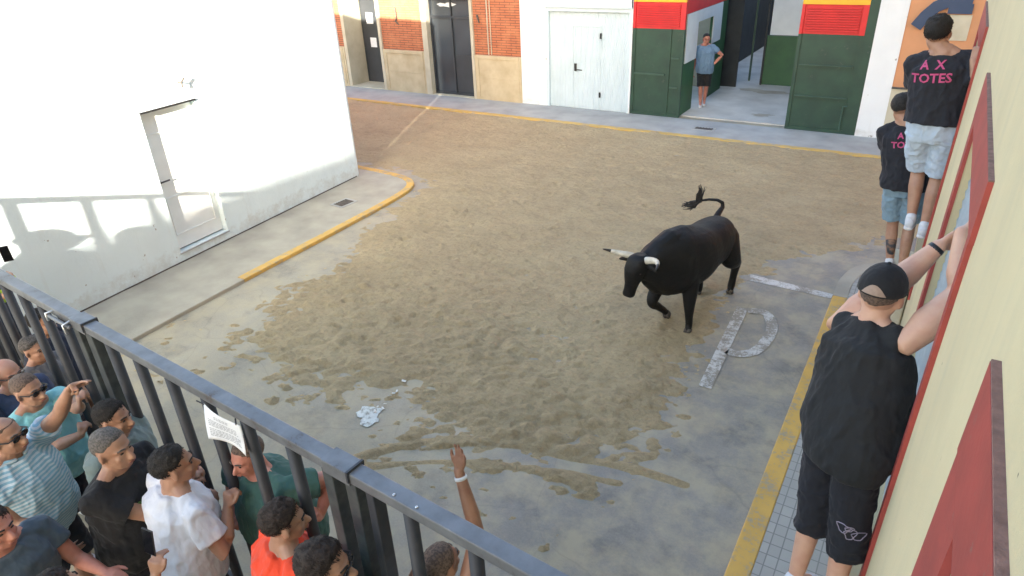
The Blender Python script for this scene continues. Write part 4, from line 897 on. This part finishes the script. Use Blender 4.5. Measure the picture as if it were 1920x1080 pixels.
# ================================================================== the bull
def bull():
    q = N('black bull coat'); p = q.co(); q.col(q.mix(q.ramp(q.noise(p, 5, 4), .3, .7), lin((.0045, .0045, .0055)), lin((.008, .0075, .0075)))); q.rough(.6)
    mp = q.n('Mapping', i_Vector=p, i_Scale=(1, 1, .35)).outputs[0]; b = q.bump(q.noise(mp, 140, 3), .25, .004); q.bump(q.noise(p, 5, 3), .4, .05, b); q.b.inputs['Specular IOR Level'].default_value = .3
    coat = q.m
    T = empty('bull', (-1.98, 7.1, 0), 'black fighting bull with pale horns trotting with its head lowered and tail raised', 'bull')
    m = MB()
    sp = [((-1.86, 7.69, .85), .08, .11), ((-1.865, 7.63, .85), .17, .20), ((-1.88, 7.52, .855), .235, .255), ((-1.91, 7.36, .845), .265, .285), ((-1.95, 7.16, .835), .275, .30), ((-1.99, 6.95, .835), .30, .345), ((-2.05, 6.77, .845), .295, .375), ((-2.10, 6.60, .865), .27, .385), ((-2.16, 6.46, .90), .225, .335), ((-2.22, 6.34, .94), .185, .26), ((-2.275, 6.24, .97), .145, .185), ((-2.31, 6.18, 1.0), .09, .10)]
    cc = smooth_poly3([x[0] for x in sp], 5); aa = smooth_poly3([(x[1], x[2], 0) for x in sp], 5); sp = [(tuple(c_), a_[0], a_[1]) for c_, a_ in zip(cc, aa)]
    rings = []
    for i, (c, a, h) in enumerate(sp):
        c0 = np.array(sp[max(i-1, 0)][0]); c1 = np.array(sp[min(i+1, len(sp)-1)][0]); t = nrm(c1-c0); r = nrm(np.cross(t, (0, 0, 1))); u = np.cross(r, t); rings.append((c, r, u, a, h))
    m.loft(rings, 36, 2.15)
    # crest of neck muscle, hips
    m.tube([(-1.98, 7.0, 1.06), (-2.06, 6.74, 1.12), (-2.13, 6.54, 1.13), (-2.20, 6.38, 1.08), (-2.27, 6.26, 1.04)], [.10, .135, .14, .125, .08], 14)
    m.tube([(-2.12, 6.56, .56), (-2.2, 6.38, .64), (-2.26, 6.26, .76)], [.10, .09, .07], 12)
    for s, y in ((1, 7.56), (-1, 7.56)): m.ell((-1.89+s*.12, y-.08, .93), np.eye(3), (.10, .17, .14), 14, 10)
    # head
    hf = nrm(V(-.28, -.96, 0)); hr = V(-.96, .28, 0); ax = nrm(V(-.09, -.02, -.45)-V(0, 0, 0)); hn = nrm(hf-ax*(hf@ax))
    rings = []
    for k, (d, a, b_, o) in enumerate(((-.06, .05, .05, 0), (-.02, .095, .085, 0), (.05, .108, .105, 0), (.13, .105, .110, 0), (.22, .085, .095, 0), (.31, .064, .072, .0), (.38, .058, .060, .004), (.43, .064, .056, .006), (.465, .058, .046, .0), (.48, .03, .02, 0))):
        rings.append((V(-2.32, 6.14, 1.05)+ax*d+hn*o, hr, hn, a*1.14, b_*1.12))
    m.loft(rings, 20, 2.4)
    c = V(-2.32, 6.14, 1.05)
    for s in (1, -1):
        m.tube([c+hr*s*.085+ax*.03-hf*.03, c+hr*s*.17+ax*.05-hf*.02, c+hr*s*.245+ax*.085-hf*.01], [.030, .040, .014], 10)
        m.ell(c+hr*s*.088+ax*.13+hn*.05, np.eye(3), (.022, .022, .022), 10, 6)
        m.ell(c+hr*s*.038+ax*.455+hn*.035, np.eye(3), (.018, .018, .014), 8, 6)
    # legs
    L_ = dict(lf=[((-1.95, 6.66, .80), .16), ((-1.90, 6.66, .60), .105), ((-1.875, 6.62, .36), .066), ((-1.868, 6.625, .22), .048), ((-1.865, 6.645, .11), .042), ((-1.86, 6.62, .05), .040)],
              rf=[((-2.20, 6.68, .78), .15), ((-2.235, 6.62, .58), .098), ((-2.27, 6.50, .37), .066), ((-2.235, 6.60, .26), .048), ((-2.20, 6.70, .17), .041), ((-2.18, 6.74, .12), .038)],
              lh=[((-1.79, 7.54, .84), .17), ((-1.69, 7.48, .64), .13), ((-1.68, 7.66, .50), .092), ((-1.68, 7.82, .41), .062), ((-1.69, 7.81, .25), .045), ((-1.70, 7.80, .11), .047), ((-1.70, 7.77, .05), .040)],
              rh=[((-1.98, 7.50, .84), .18), ((-2.02, 7.34, .62), .125), ((-2.04, 7.48, .48), .09), ((-2.05, 7.62, .39), .060), ((-2.045, 7.59, .24), .044), ((-2.04, 7.57, .11), .046), ((-2.04, 7.54, .05), .040)])
    for v in L_.values():
        pp_ = smooth_poly3([x[0] for x in v], 6); ra_ = smooth_poly3([(x[1], 0, 0) for x in v], 6); m.tube(pp_, [x[0] for x in ra_], 16)
    m.tube([(-1.78, 7.58, .80), (-1.73, 7.60, .64), (-1.70, 7.70, .52)], [.15, .12, .085], 14); m.tube([(-1.99, 7.56, .80), (-2.02, 7.50, .62), (-2.04, 7.55, .50)], [.14, .12, .08], 14)
    m.ell((-1.88, 6.66, .86), np.eye(3), (.085, .20, .24), 16, 12); m.ell((-1.79, 7.46, .86), np.eye(3), (.10, .17, .18), 16, 12)
    # tail
    ty = 7.86; tp = [at(1338, 418, y=7.60), at(1347, 400, y=7.76), at(1355, 388, y=7.88), at(1355, 380, y=7.88), at(1345, 375, y=7.86), at(1330, 374, y=7.84), at(1314, 376, y=7.82)]
    m.tube(tp, [.05, .038, .029, .025, .022, .019, .016], 10)
    body = remesh(m, 'body', coat, T, .0095, 9)
    tf = MB(); rs = np.random.RandomState(3)
    base = tp[-1]
    for i in range(46):
        tgt = at(*((1283+rs.uniform(-6, 14), 388+rs.uniform(-10, 6)) if i < 26 else (1316+rs.uniform(-6, 7), 352+rs.uniform(-6, 10))), y=7.82+rs.uniform(-.06, .06))
        st = base+rs.uniform(-.015, .015, 3)+(at(1305, 378, y=7.82)-base)*rs.uniform(0, .8)
        mid = (st+tgt)/2+rs.uniform(-.025, .025, 3)+V(0, 0, -.012 if i < 26 else .0); tf.tube([st, mid, tgt+rs.uniform(-.02, .02, 3)], [.010, .008, .003], 6)
    tf.build('tail_tuft', HAIR['dark'], T, smooth=True)
    # horns
    hq = N('bull horn'); p = hq.co(); sx = hq.n('TexGradient')
    for s in (1, -1):
        if s == 1: pts = [c+hr*.07+ax*.0, (-2.44, 6.15, 1.065), (-2.54, 6.13, 1.078), (-2.63, 6.10, 1.098), (-2.70, 6.06, 1.12)]
        else: pts = [c-hr*.07+ax*.0, (-2.17, 6.09, 1.085), (-2.09, 6.03, 1.115), (-2.045, 5.95, 1.12), (-2.03, 5.87, 1.11)]
        pts = [np.array(x) for x in smooth_poly3(pts, 4)]; n = len(pts); k = int(n*.72)
        rr = [.036*(1-(i/(n-1))**1.4)+.006 for i in range(n)]
        h = MB().tube(pts[:k+1], rr[:k+1], 14).build('horn', M['horn'], T, smooth=True); MB().tube(pts[k:], [x*1.02 for x in rr[k:]], 14).build('tip', M['horn_tip'], h, smooth=True)
    for k, (name, v) in enumerate(L_.items()):
        f = V(*v[-1][0]); d = nrm(np.array(v[-1][0])-np.array(v[-2][0])); fw = nrm(V(-.15, -1, 0)); fw = nrm(fw-d*(fw@d))
        if name != 'rf': base = V(f[0], f[1], 0)
        else: base = f+d*.055
        for s in (-1, 1):
            sdv = np.cross(d, fw); hm = MB(); o = sdv*s*.019
            hm.loft([(f+o, sdv, fw, .021, .036), ((f+base)/2+o+fw*.008, sdv, fw, .023, .042), (base+o+fw*.014, sdv, fw, .025, .046)], 12, 2.4); hm.build('hoof', M['hoof'], T, smooth=True)
    for s in (1, -1): MB().ell(c+hr*s*.100+ax*.13+hn*.060, np.eye(3), (.012, .012, .012), 10, 6).build('eye', M['eye'], T, smooth=True)
def smooth_poly3(pts, k):
    pts = [np.array(p, float) for p in pts]; out = []; n = len(pts)
    for i in range(n-1):
        p0, p1, p2, p3 = pts[max(i-1, 0)], pts[i], pts[i+1], pts[min(i+2, n-1)]
        for j in range(k):
            t = j/k; out.append(.5*((2*p1)+(-p0+p2)*t+(2*p0-5*p1+4*p2-p3)*t*t+(-p0+3*p1-3*p2+p3)*t**3))
    out.append(pts[-1]); return out
M['horn'] = simple('pale horn', (.62, .58, .48), (.42, .37, .28), .4, 14, .2, 60, .002)
M['horn_tip'] = simple('black horn tip', (.02, .018, .016), None, .35, 10)
M['hoof'] = simple('dusty hoof', (.10, .085, .07), (.05, .04, .035), .7, 20)
bull()
# ================================================================== the crowd at the barrier
def hd_(px, py, z): return at(px, py, z=z)
def foot(px, py, h, dx=0, dy=0, z0=0):
    """feet position of a person whose head centre shows at the pixel"""
    p = at(px, py, z=z0+h*.925); return (p[0]+dx, p[1]+dy, z0)
G1 = 'men crowding against the camera side of the barrier'; G2 = 'men standing on the street side of the barrier'
up_ = (0, 0, 1)
# raised-arm man in the striped polo
A = person('man in a pale blue striped polo and dark glasses with one arm raised', foot(22, 812, 1.76, -.10, -.06), 1.76, 72, 1.12, .05, lean=(6, 0), head=(-8, 4, 0), hand_l=dict(to=at(142, 712, y=1.40), hint=(-.3, .2, -1), d=nrm(at(172, 682, y=1.46)-at(142, 712, y=1.40)), n=(1, 0, -.4), pose='point'),
           hand_r=dict(to=(-4.02, .95, 1.0), hint=(-1, -.3, -.3), d=(1, .2, -.4), n=(0, 1, 0), pose='relax'), skin_='tan', hair='stubble', bald=1, hairlen=.006, shirt=(.62, .72, .80), stripes=((.25, .45, .58), 13), shorts=(.02, .022, .03), glasses=True, collar=True, name_group=G1)
person('man in a turquoise T-shirt and sunglasses holding the bars beside the raised arm', foot(66, 722, 1.70, -.09, -.07), 1.70, 78, 1.12, .05, lean=(7, 0), head=(-6, 2, 0), hand_l=dict(to=at(150, 762, y=1.50), hint=(-.2, .3, -1), d=(.15, .1, 1), n=(.3, 1, 0), pose='grip'),
       hand_r=dict(to=at(152, 815, y=1.45), hint=(-.3, -.2, -1), d=(.2, .1, 1), n=(.3, 1, 0), pose='grip'), skin_='tan', hair='stubble', hairlen=.005, shirt=(.22, .52, .55), glasses=True, name_group=G1)
person('man in a navy T-shirt squeezed in at the far left behind the bald man', (-5.25, 1.08, 0), 1.74, 75, 1.1, .03, skin_='tan', hair='black', hairlen=.012, shirt=(.02, .025, .05), name_group=G1)
person('man in dark clothes on the street side of the leftmost barrier panel', (-5.95, 1.98, 0), 1.60, 60, 1.1, .03, skin_='tan', hair='black', hairlen=.012, shirt=(.015, .02, .04), shorts=(.02, .02, .03), name_group=G2)
person('bald pink-headed man in sunglasses at the left edge of the picture', foot(30, 692, 1.64, -.07, -.07), 1.64, 80, 1.05, 0, lean=(5, 0), skin_='pink', hair=None, shirt=(.05, .07, .14), glasses=True, name_group=G1,
       hand_r=dict(to=at(20, 735, y=1.42), hint=(-.2, 0, -1), d=(.3, .2, 1), n=(.3, 1, 0), pose='relax'))
person('grey-haired man behind the bald man at the left edge', foot(48, 662, 1.53, -.03, .06), 1.53, 70, 1.0, 0, skin_='tan', hair='grey', shirt=(.12, .12, .13), name_group=G2)
person('dark-haired man in a grey-green T-shirt half hidden behind the man in black', foot(212, 783, 1.70, -.12, -.05), 1.70, 62, 1.18, .05, lean=(10, 0), head=(0, 0, 0), hand_r=dict(to=(-3.72, 1.42, 1.18), hint=(-1, -.6, -.35), d=(1, .3, .1), n=(0, 1, 0), pose='grip'),
       hand_l=dict(to=(-3.8, 1.52, 1.2), hint=(-.6, .2, -1), d=(.2, .1, 1), n=(.3, 1, 0), pose='grip'), skin_='tan', hair='dark', hairlen=.011, shirt=(.17, .225, .22), shorts=(.16, .25, .30), name_group=G1)
B_ = person('man in a black T-shirt with a green chest print and shaved grey hair', foot(232, 826, 1.82, -.10, -.10), 1.82, 70, 1.08, .03, lean=(7, 0), head=(2, 2, 0), hand_r=dict(to=(-3.22, 1.46, 1.27), hint=(-.4, -.3, -1), d=(.6, .8, .2), n=(-.6, .6, -.3), pose='grip'),
            hand_l=dict(to=(-3.34, 1.50, 1.32), hint=(-.4, .2, -1), d=(.2, .4, .8), n=(.5, .8, 0), pose='grip'), skin_='tan', hair='grey', hairlen=.005, shirt=(.012, .012, .014), sleeve=.62, shorts=(.012, .012, .016), glasses=False, name_group=G1)
lettering(B_, [('~', -.02, .17), ('*', -.03, .10)], simple('faded green print', (.10, .19, .05), (.05, .10, .03), .8), .36, .1, back=False, xoff=-.06, name='print')
W_ = person('dark-haired man in a plain white T-shirt seen from behind at the barrier', foot(336, 862, 1.76, -.02, -.13), 1.76, 8, 1.16, .02, lean=(7, 0), head=(22, 4, 0), hand_r=dict(to=(-2.98, 1.50, 1.32), hint=(.6, -.5, -1), d=(0, .3, 1), n=(0, 1, 0), pose='grip'),
            hand_l=dict(to=(-3.30, 1.50, 1.28), hint=(-.9, -.2, -1), d=(0, .3, 1), n=(0, 1, 0), pose='grip'), skin_='tan', hair='dark', hairlen=.011, shirt=(.68, .70, .76), sleeve=.6, shorts=(.02, .022, .03), name_group=G1)
Gm = person('man in a dark green T-shirt gripping a barrier bar under the notice, facing the camera', foot(462, 866, 1.68, -.03, .20), 1.68, 186, 1.32, .06, lean=(13, 2), head=(-6, -8, 0), hand_r=dict(to=at(446, 972, y=1.66), hint=(-.9, .2, -.6), d=nrm(V(.45, -.4, .55)), n=(.7, -.2, -.2), pose='grip'),
            hand_l=dict(to=at(600, 968, y=1.84), hint=(.3, .6, -.1), d=(.1, -.3, .8), n=(-.3, -.9, 0), pose='grip'), skin_='red', hair='stubble', hairlen=.005, shirt=(.05, .125, .105), sleeve=.66, shorts=(.25, .33, .42), name_group=G2)
person('brown-haired man in a bright orange T-shirt at the bottom of the picture', foot(556, 966, 1.72, -.07, -.13), 1.72, 24, 1.2, 0, lean=(6, 0), head=(10, 0, 0), skin_='tan', hair='brown', hairlen=.015, shirt=(.86, .065, .018), shorts=(.03, .03, .04), name_group=G1,
       hand_r=dict(to=(-2.1, 1.50, 1.3), hint=(.6, -.5, -1), d=(0, .3, 1), n=(0, 1, 0), pose='grip'))
person('young man with thick dark hair and black-rimmed glasses in a teal shirt', foot(622, 1040, 1.86, -.05, -.10), 1.86, 58, 1.0, 0, lean=(5, 0), head=(4, 4, 0), skin_='tan', hair='brown', hairlen=.016, shirt=(.03, .17, .17), glasses=True, name_group=G1)
R_ = person('man in a white vest stretching one wristbanded arm up past the rail', foot(772, 1092, 1.62, .0, .14), 1.60, 12, 1.0, 0, arml=1.38, lean=(2, 4), head=(-5, 6, 0), hand_r=dict(to=at(860, 882, z=1.88), hint=(.6, .5, -.4), d=nrm(at(869, 828, z=2.08)-at(860, 882, z=1.90)), n=(-.1, -1, .5), pose='open'),
            skin_='brown', hair='stubble', hairlen=.006, shirt=(.70, .71, .76), tank=True, shorts=(.03, .04, .06), name_group=G2)
band_on(R_, 1, .88, .030, M['paper'], 'wristband', .009)
person('man in a slate blue T-shirt in the bottom left corner, looking right', foot(8, 985, 1.70, -.12, -.05), 1.70, 78, 1.1, 0, lean=(6, 0), head=(-2, 3, 0), skin_='red', hair='brown', hairlen=.010, shirt=(.075, .105, .135), shorts=(.03, .03, .04), name_group=G1,
       hand_l=dict(to=at(196, 1072, z=1.12), hint=(-.3, .2, -1), d=(1, .2, .1), n=(0, 0, -1), pose='relax'))
fp_ = at(286, 1062, z=1.42)
person('man below the picture edge holding up a phone behind the white T-shirt', (fp_[0]-.16, fp_[1]-.38, 0), 1.66, 12, 1.0, 0, skin_='tan', hair='brown', shirt=(.03, .03, .04), name_group=G1,
       hand_r=dict(to=fp_-V(0, 0, .06), hint=(.5, -.3, -1), d=(.02, .15, 1), n=(-.3, 1, 0), pose='phone'))
phone(at(279, 1016, z=1.54), (1, .15, 0), (.0, .2, 1), 'black phone held up behind the man in the white T-shirt')
hv = at(24, 512, y=2.25)
hvp = person('man in dark clothes with a hi-vis yellow sleeve raising a phone at the far left', (hv[0]-.62, 2.12, 0), 1.76, 70, 1.05, 0, skin_='tan', hair='black', shirt=(.015, .02, .04), sleeve=.95, name_group=G2,
       hand_l=dict(to=hv-V(.05, 0, .10), hint=(0, .3, -1), d=(.25, .1, 1), n=(.3, -1, 0), pose='phone'), hand_r=dict(to=hv-V(.06, .1, .2), hint=(0, -.3, -1), d=(.2, .1, 1), n=(0, 1, 0), pose='phone'))
band_on(hvp, -1, .45, .062, fabric('hi-vis yellow cloth', (.50, .78, .02)), 'hi_vis_sleeve', .10)
band_on(hvp, 1, .45, .062, fabric('hi-vis yellow cloth', (.50, .78, .02)), 'hi_vis_sleeve', .10)
phone(at(11, 476, y=2.22), (.5, .9, 0), (.1, 0, 1), 'black phone held up at the far left edge')
# two men just outside the picture whose shadows fall on the white wall
person('man in a peaked cap farthest left at the barrier', (-7.95, 1.38, 0), 1.83, 60, 1.25, .04, cap=M['black'], hair='brown', shirt=(.1, .12, .2), name_group=G1)
person('broad man in a navy shirt next to the peaked cap', (-7.52, 1.36, 0), 1.78, 40, 1.3, .03, hair='black', hairlen=.02, shirt=(.03, .04, .09), name_group=G1)
# ------------------------------------------------------------------ man in the garage
person('man in light blue T-shirt and black shorts inside the open garage doorway', (-5.06, 17.22, .03), 1.74, 160, 1.05, .03, lean=(2, 3), head=(-12, -4, 0), skin_='red', hair='dark', hairlen=.008, shirt=(.16, .27, .42), shorts=(.012, .013, .016),
       hand_l=dict(to=(-4.84, 17.24, 1.06), hint=(1, .4, -.2), d=(-.5, .3, -.6), n=(-1, 0, 0), pose='relax'), feet=((.04, .12, 0), (-.06, -.04, 0)), leglen=.98, name_group=None)
# ------------------------------------------------------------------ men up on the cream building
pink = simple('pink shirt lettering', (.50, .075, .19), (.40, .05, .14), .8, 30)
lw = N('washed denim'); 
lightsh = fabric('pale blue cotton shorts', (.42, .50, .60), .85); denim = fabric('light washed denim', (.20, .30, .38), .72)
hr1 = at(1826, 112, y=6.90)
m1 = person('big man in a black pink-lettered T-shirt and pale blue shorts climbing on the window', (.14, 7.03, 1.46), 1.96, 6, 1.08, .01, hem=.0, neck_off=(-.09, 0), lean=(2, -6), hips=(-.10, 0, 0), head=(6, 10, 0), skin_='tan', hair='black', hairlen=.016, shirt=(.014, .015, .022), sleeve=.62, shorts=lightsh, leglen=.86,
            hand_r=dict(to=hr1, hint=(.4, -.6, -1), d=(.1, .2, 1), n=(.6, .8, 0), pose='grip'), hand_l=dict(to=(.02, 7.35, 2.85), hint=(-.5, -.2, -1), d=(.5, .6, .3), n=(.6, -.2, 0), pose='grip'), feet=((.03, -.02, 0), (-.10, .05, .03)), name_group='men in black lettered T-shirts climbing the window')
lettering(m1, [('A  X', .045, .095), ('TOTES', -.065, .105)], pink, .405, .1, xoff=-.055)
m2 = person('slimmer man in black lettered T-shirt and denim shorts, with a tattooed calf', (.02, 7.60, .76), 1.90, 4, 1.0, 0, hem=-.06, neck_off=(-.08, 0), lean=(1, -10), hips=(-.11, 0, 0), head=(28, 4, 0), skin_='tan', hair='dark', hairlen=.007, shirt=(.014, .015, .022), sleeve=.5, shorts=denim, leglen=.84,
            hand_r=dict(to=(.14, 7.9, 2.3), hint=(.4, -.6, -1), d=(.3, .5, .6), n=(.6, .8, 0), pose='grip'), hand_l=dict(to=(-.1, 7.95, 2.0), hint=(-.2, -.4, -1), d=(.5, .6, .2), n=(.6, -.2, 0), pose='grip'), feet=((.06, -.02, 0), (-.07, .06, 0)), name_group='men in black lettered T-shirts climbing the window')
lettering(m2, [('A  X', .04, .075), ('TOTES', -.05, .085)], pink, .40, .1, xoff=.02)
M['tattoo'] = simple('tattoo ink', (.06, .065, .08), (.26, .15, .10), .6, 26, .1, 60, .002, 0, .45, .62)
k_, a_ = m2['kn'][-1], m2['ft'][-1]; ft_ = MB(); p0_ = k_+(a_-k_)*.20-V(0, .012, 0); p1_ = k_+(a_-k_)*.45-V(0, .014, 0); p2_ = k_+(a_-k_)*.78-V(0, .006, 0)
ax_ = V(1, 0, 0); ay_ = V(0, 1, 0); ft_.loft([(p0_, ax_, ay_, .050, .052), (p1_, ax_, ay_, .0545, .056), (p2_, ax_, ay_, .042, .043)], 16); ft_.build('tattoo', M['tattoo'], m2['T'], smooth=True)
led = empty('stone_ledge', (.08, 7.75, 0), 'grey stone block at the foot of the cream wall under the denim shorts man', 'ledge'); MB().box((-.06, 7.30, .0), (.19, 8.25, .775)).build('block', M['stone2'], led, bevel=.02)
capm = fabric('black cap cotton', (.010, .010, .012)); tankm = fabric('black vest cotton', (.011, .012, .014))
m3 = person('heavy man in a black cap and sleeveless black vest hanging on to the near window', (.015, 2.78, .95), 1.86, 35, .98, .05, armw=1.42, lean=(17, -13), hips=(-.14, .14, 0), head=(-20, -6, 0), skin_='pale', hair='stubble', hairlen=.006, shirt=tankm, tank=True, shorts=(.009, .010, .016), leglen=1.25, cap=capm,
            hand_r=dict(to=at(1806, 438, y=3.35), hint=(.2, -.6, -.9), d=(.3, .6, .5), n=(.8, .2, 0), pose='grip'), hand_l=dict(to=at(1768, 456, y=3.55), hint=(.3, .6, -.9), d=(.5, .5, .4), n=(.6, -.2, 0), pose='grip'), feet=((.10, .0, 0), (-.10, -.04, 0)), vox=.0085)
band_on(m3, -1, .93, .037, M['black'], 'watch', .016)
lettering(m3, [('\u00a7\u00a7', 0, .11)], simple('pale outline print', (.30, .29, .36), None, .8), -.60, .1, xoff=.10, surf='shirt', name='print') if False else None
# small outlined emblem on the leg of the shorts
k_, h_ = m3['kn'][1], m3['P']; S_ = [c for c in m3['T'].children if c.name.startswith('shorts')][0]; me = S_.data; org = np.array(parent_world(S_)); bv = BVHTree.FromPolygons([v.co[:] for v in me.vertices], [p.vertices[:] for p in me.polygons])
em = MB(); cen = k_+V(0, -.4, .10)
for cx_, cz_, rx_, rz_ in ((-.035, .02, .030, .024), (.0, -.004, .026, .030), (.036, -.012, .028, .022), (-.008, .024, .018, .014)):
    pts = []
    for i in range(17):
        t = 2*math.pi*i/16; p = cen+V(cx_+rx_*math.cos(t)*(1+.25*math.sin(3*t)), 0, cz_+rz_*math.sin(t)); hh = bv.ray_cast(Vector(p-org), Vector((0, 1, 0)))
        if hh[0] is not None: pts.append(np.array(hh[0])+org-V(0, .002, 0))
    if len(pts) > 8: em.tube(pts, .0024, 5)
if em.v: em.build('emblem', simple('pale outline print', (.32, .28, .36), None, .8), m3['T'])
print('reach', m3['sh'][1], m3['wr'][1], np.linalg.norm(m3['sh'][1]-at(1800, 452, y=3.30)))
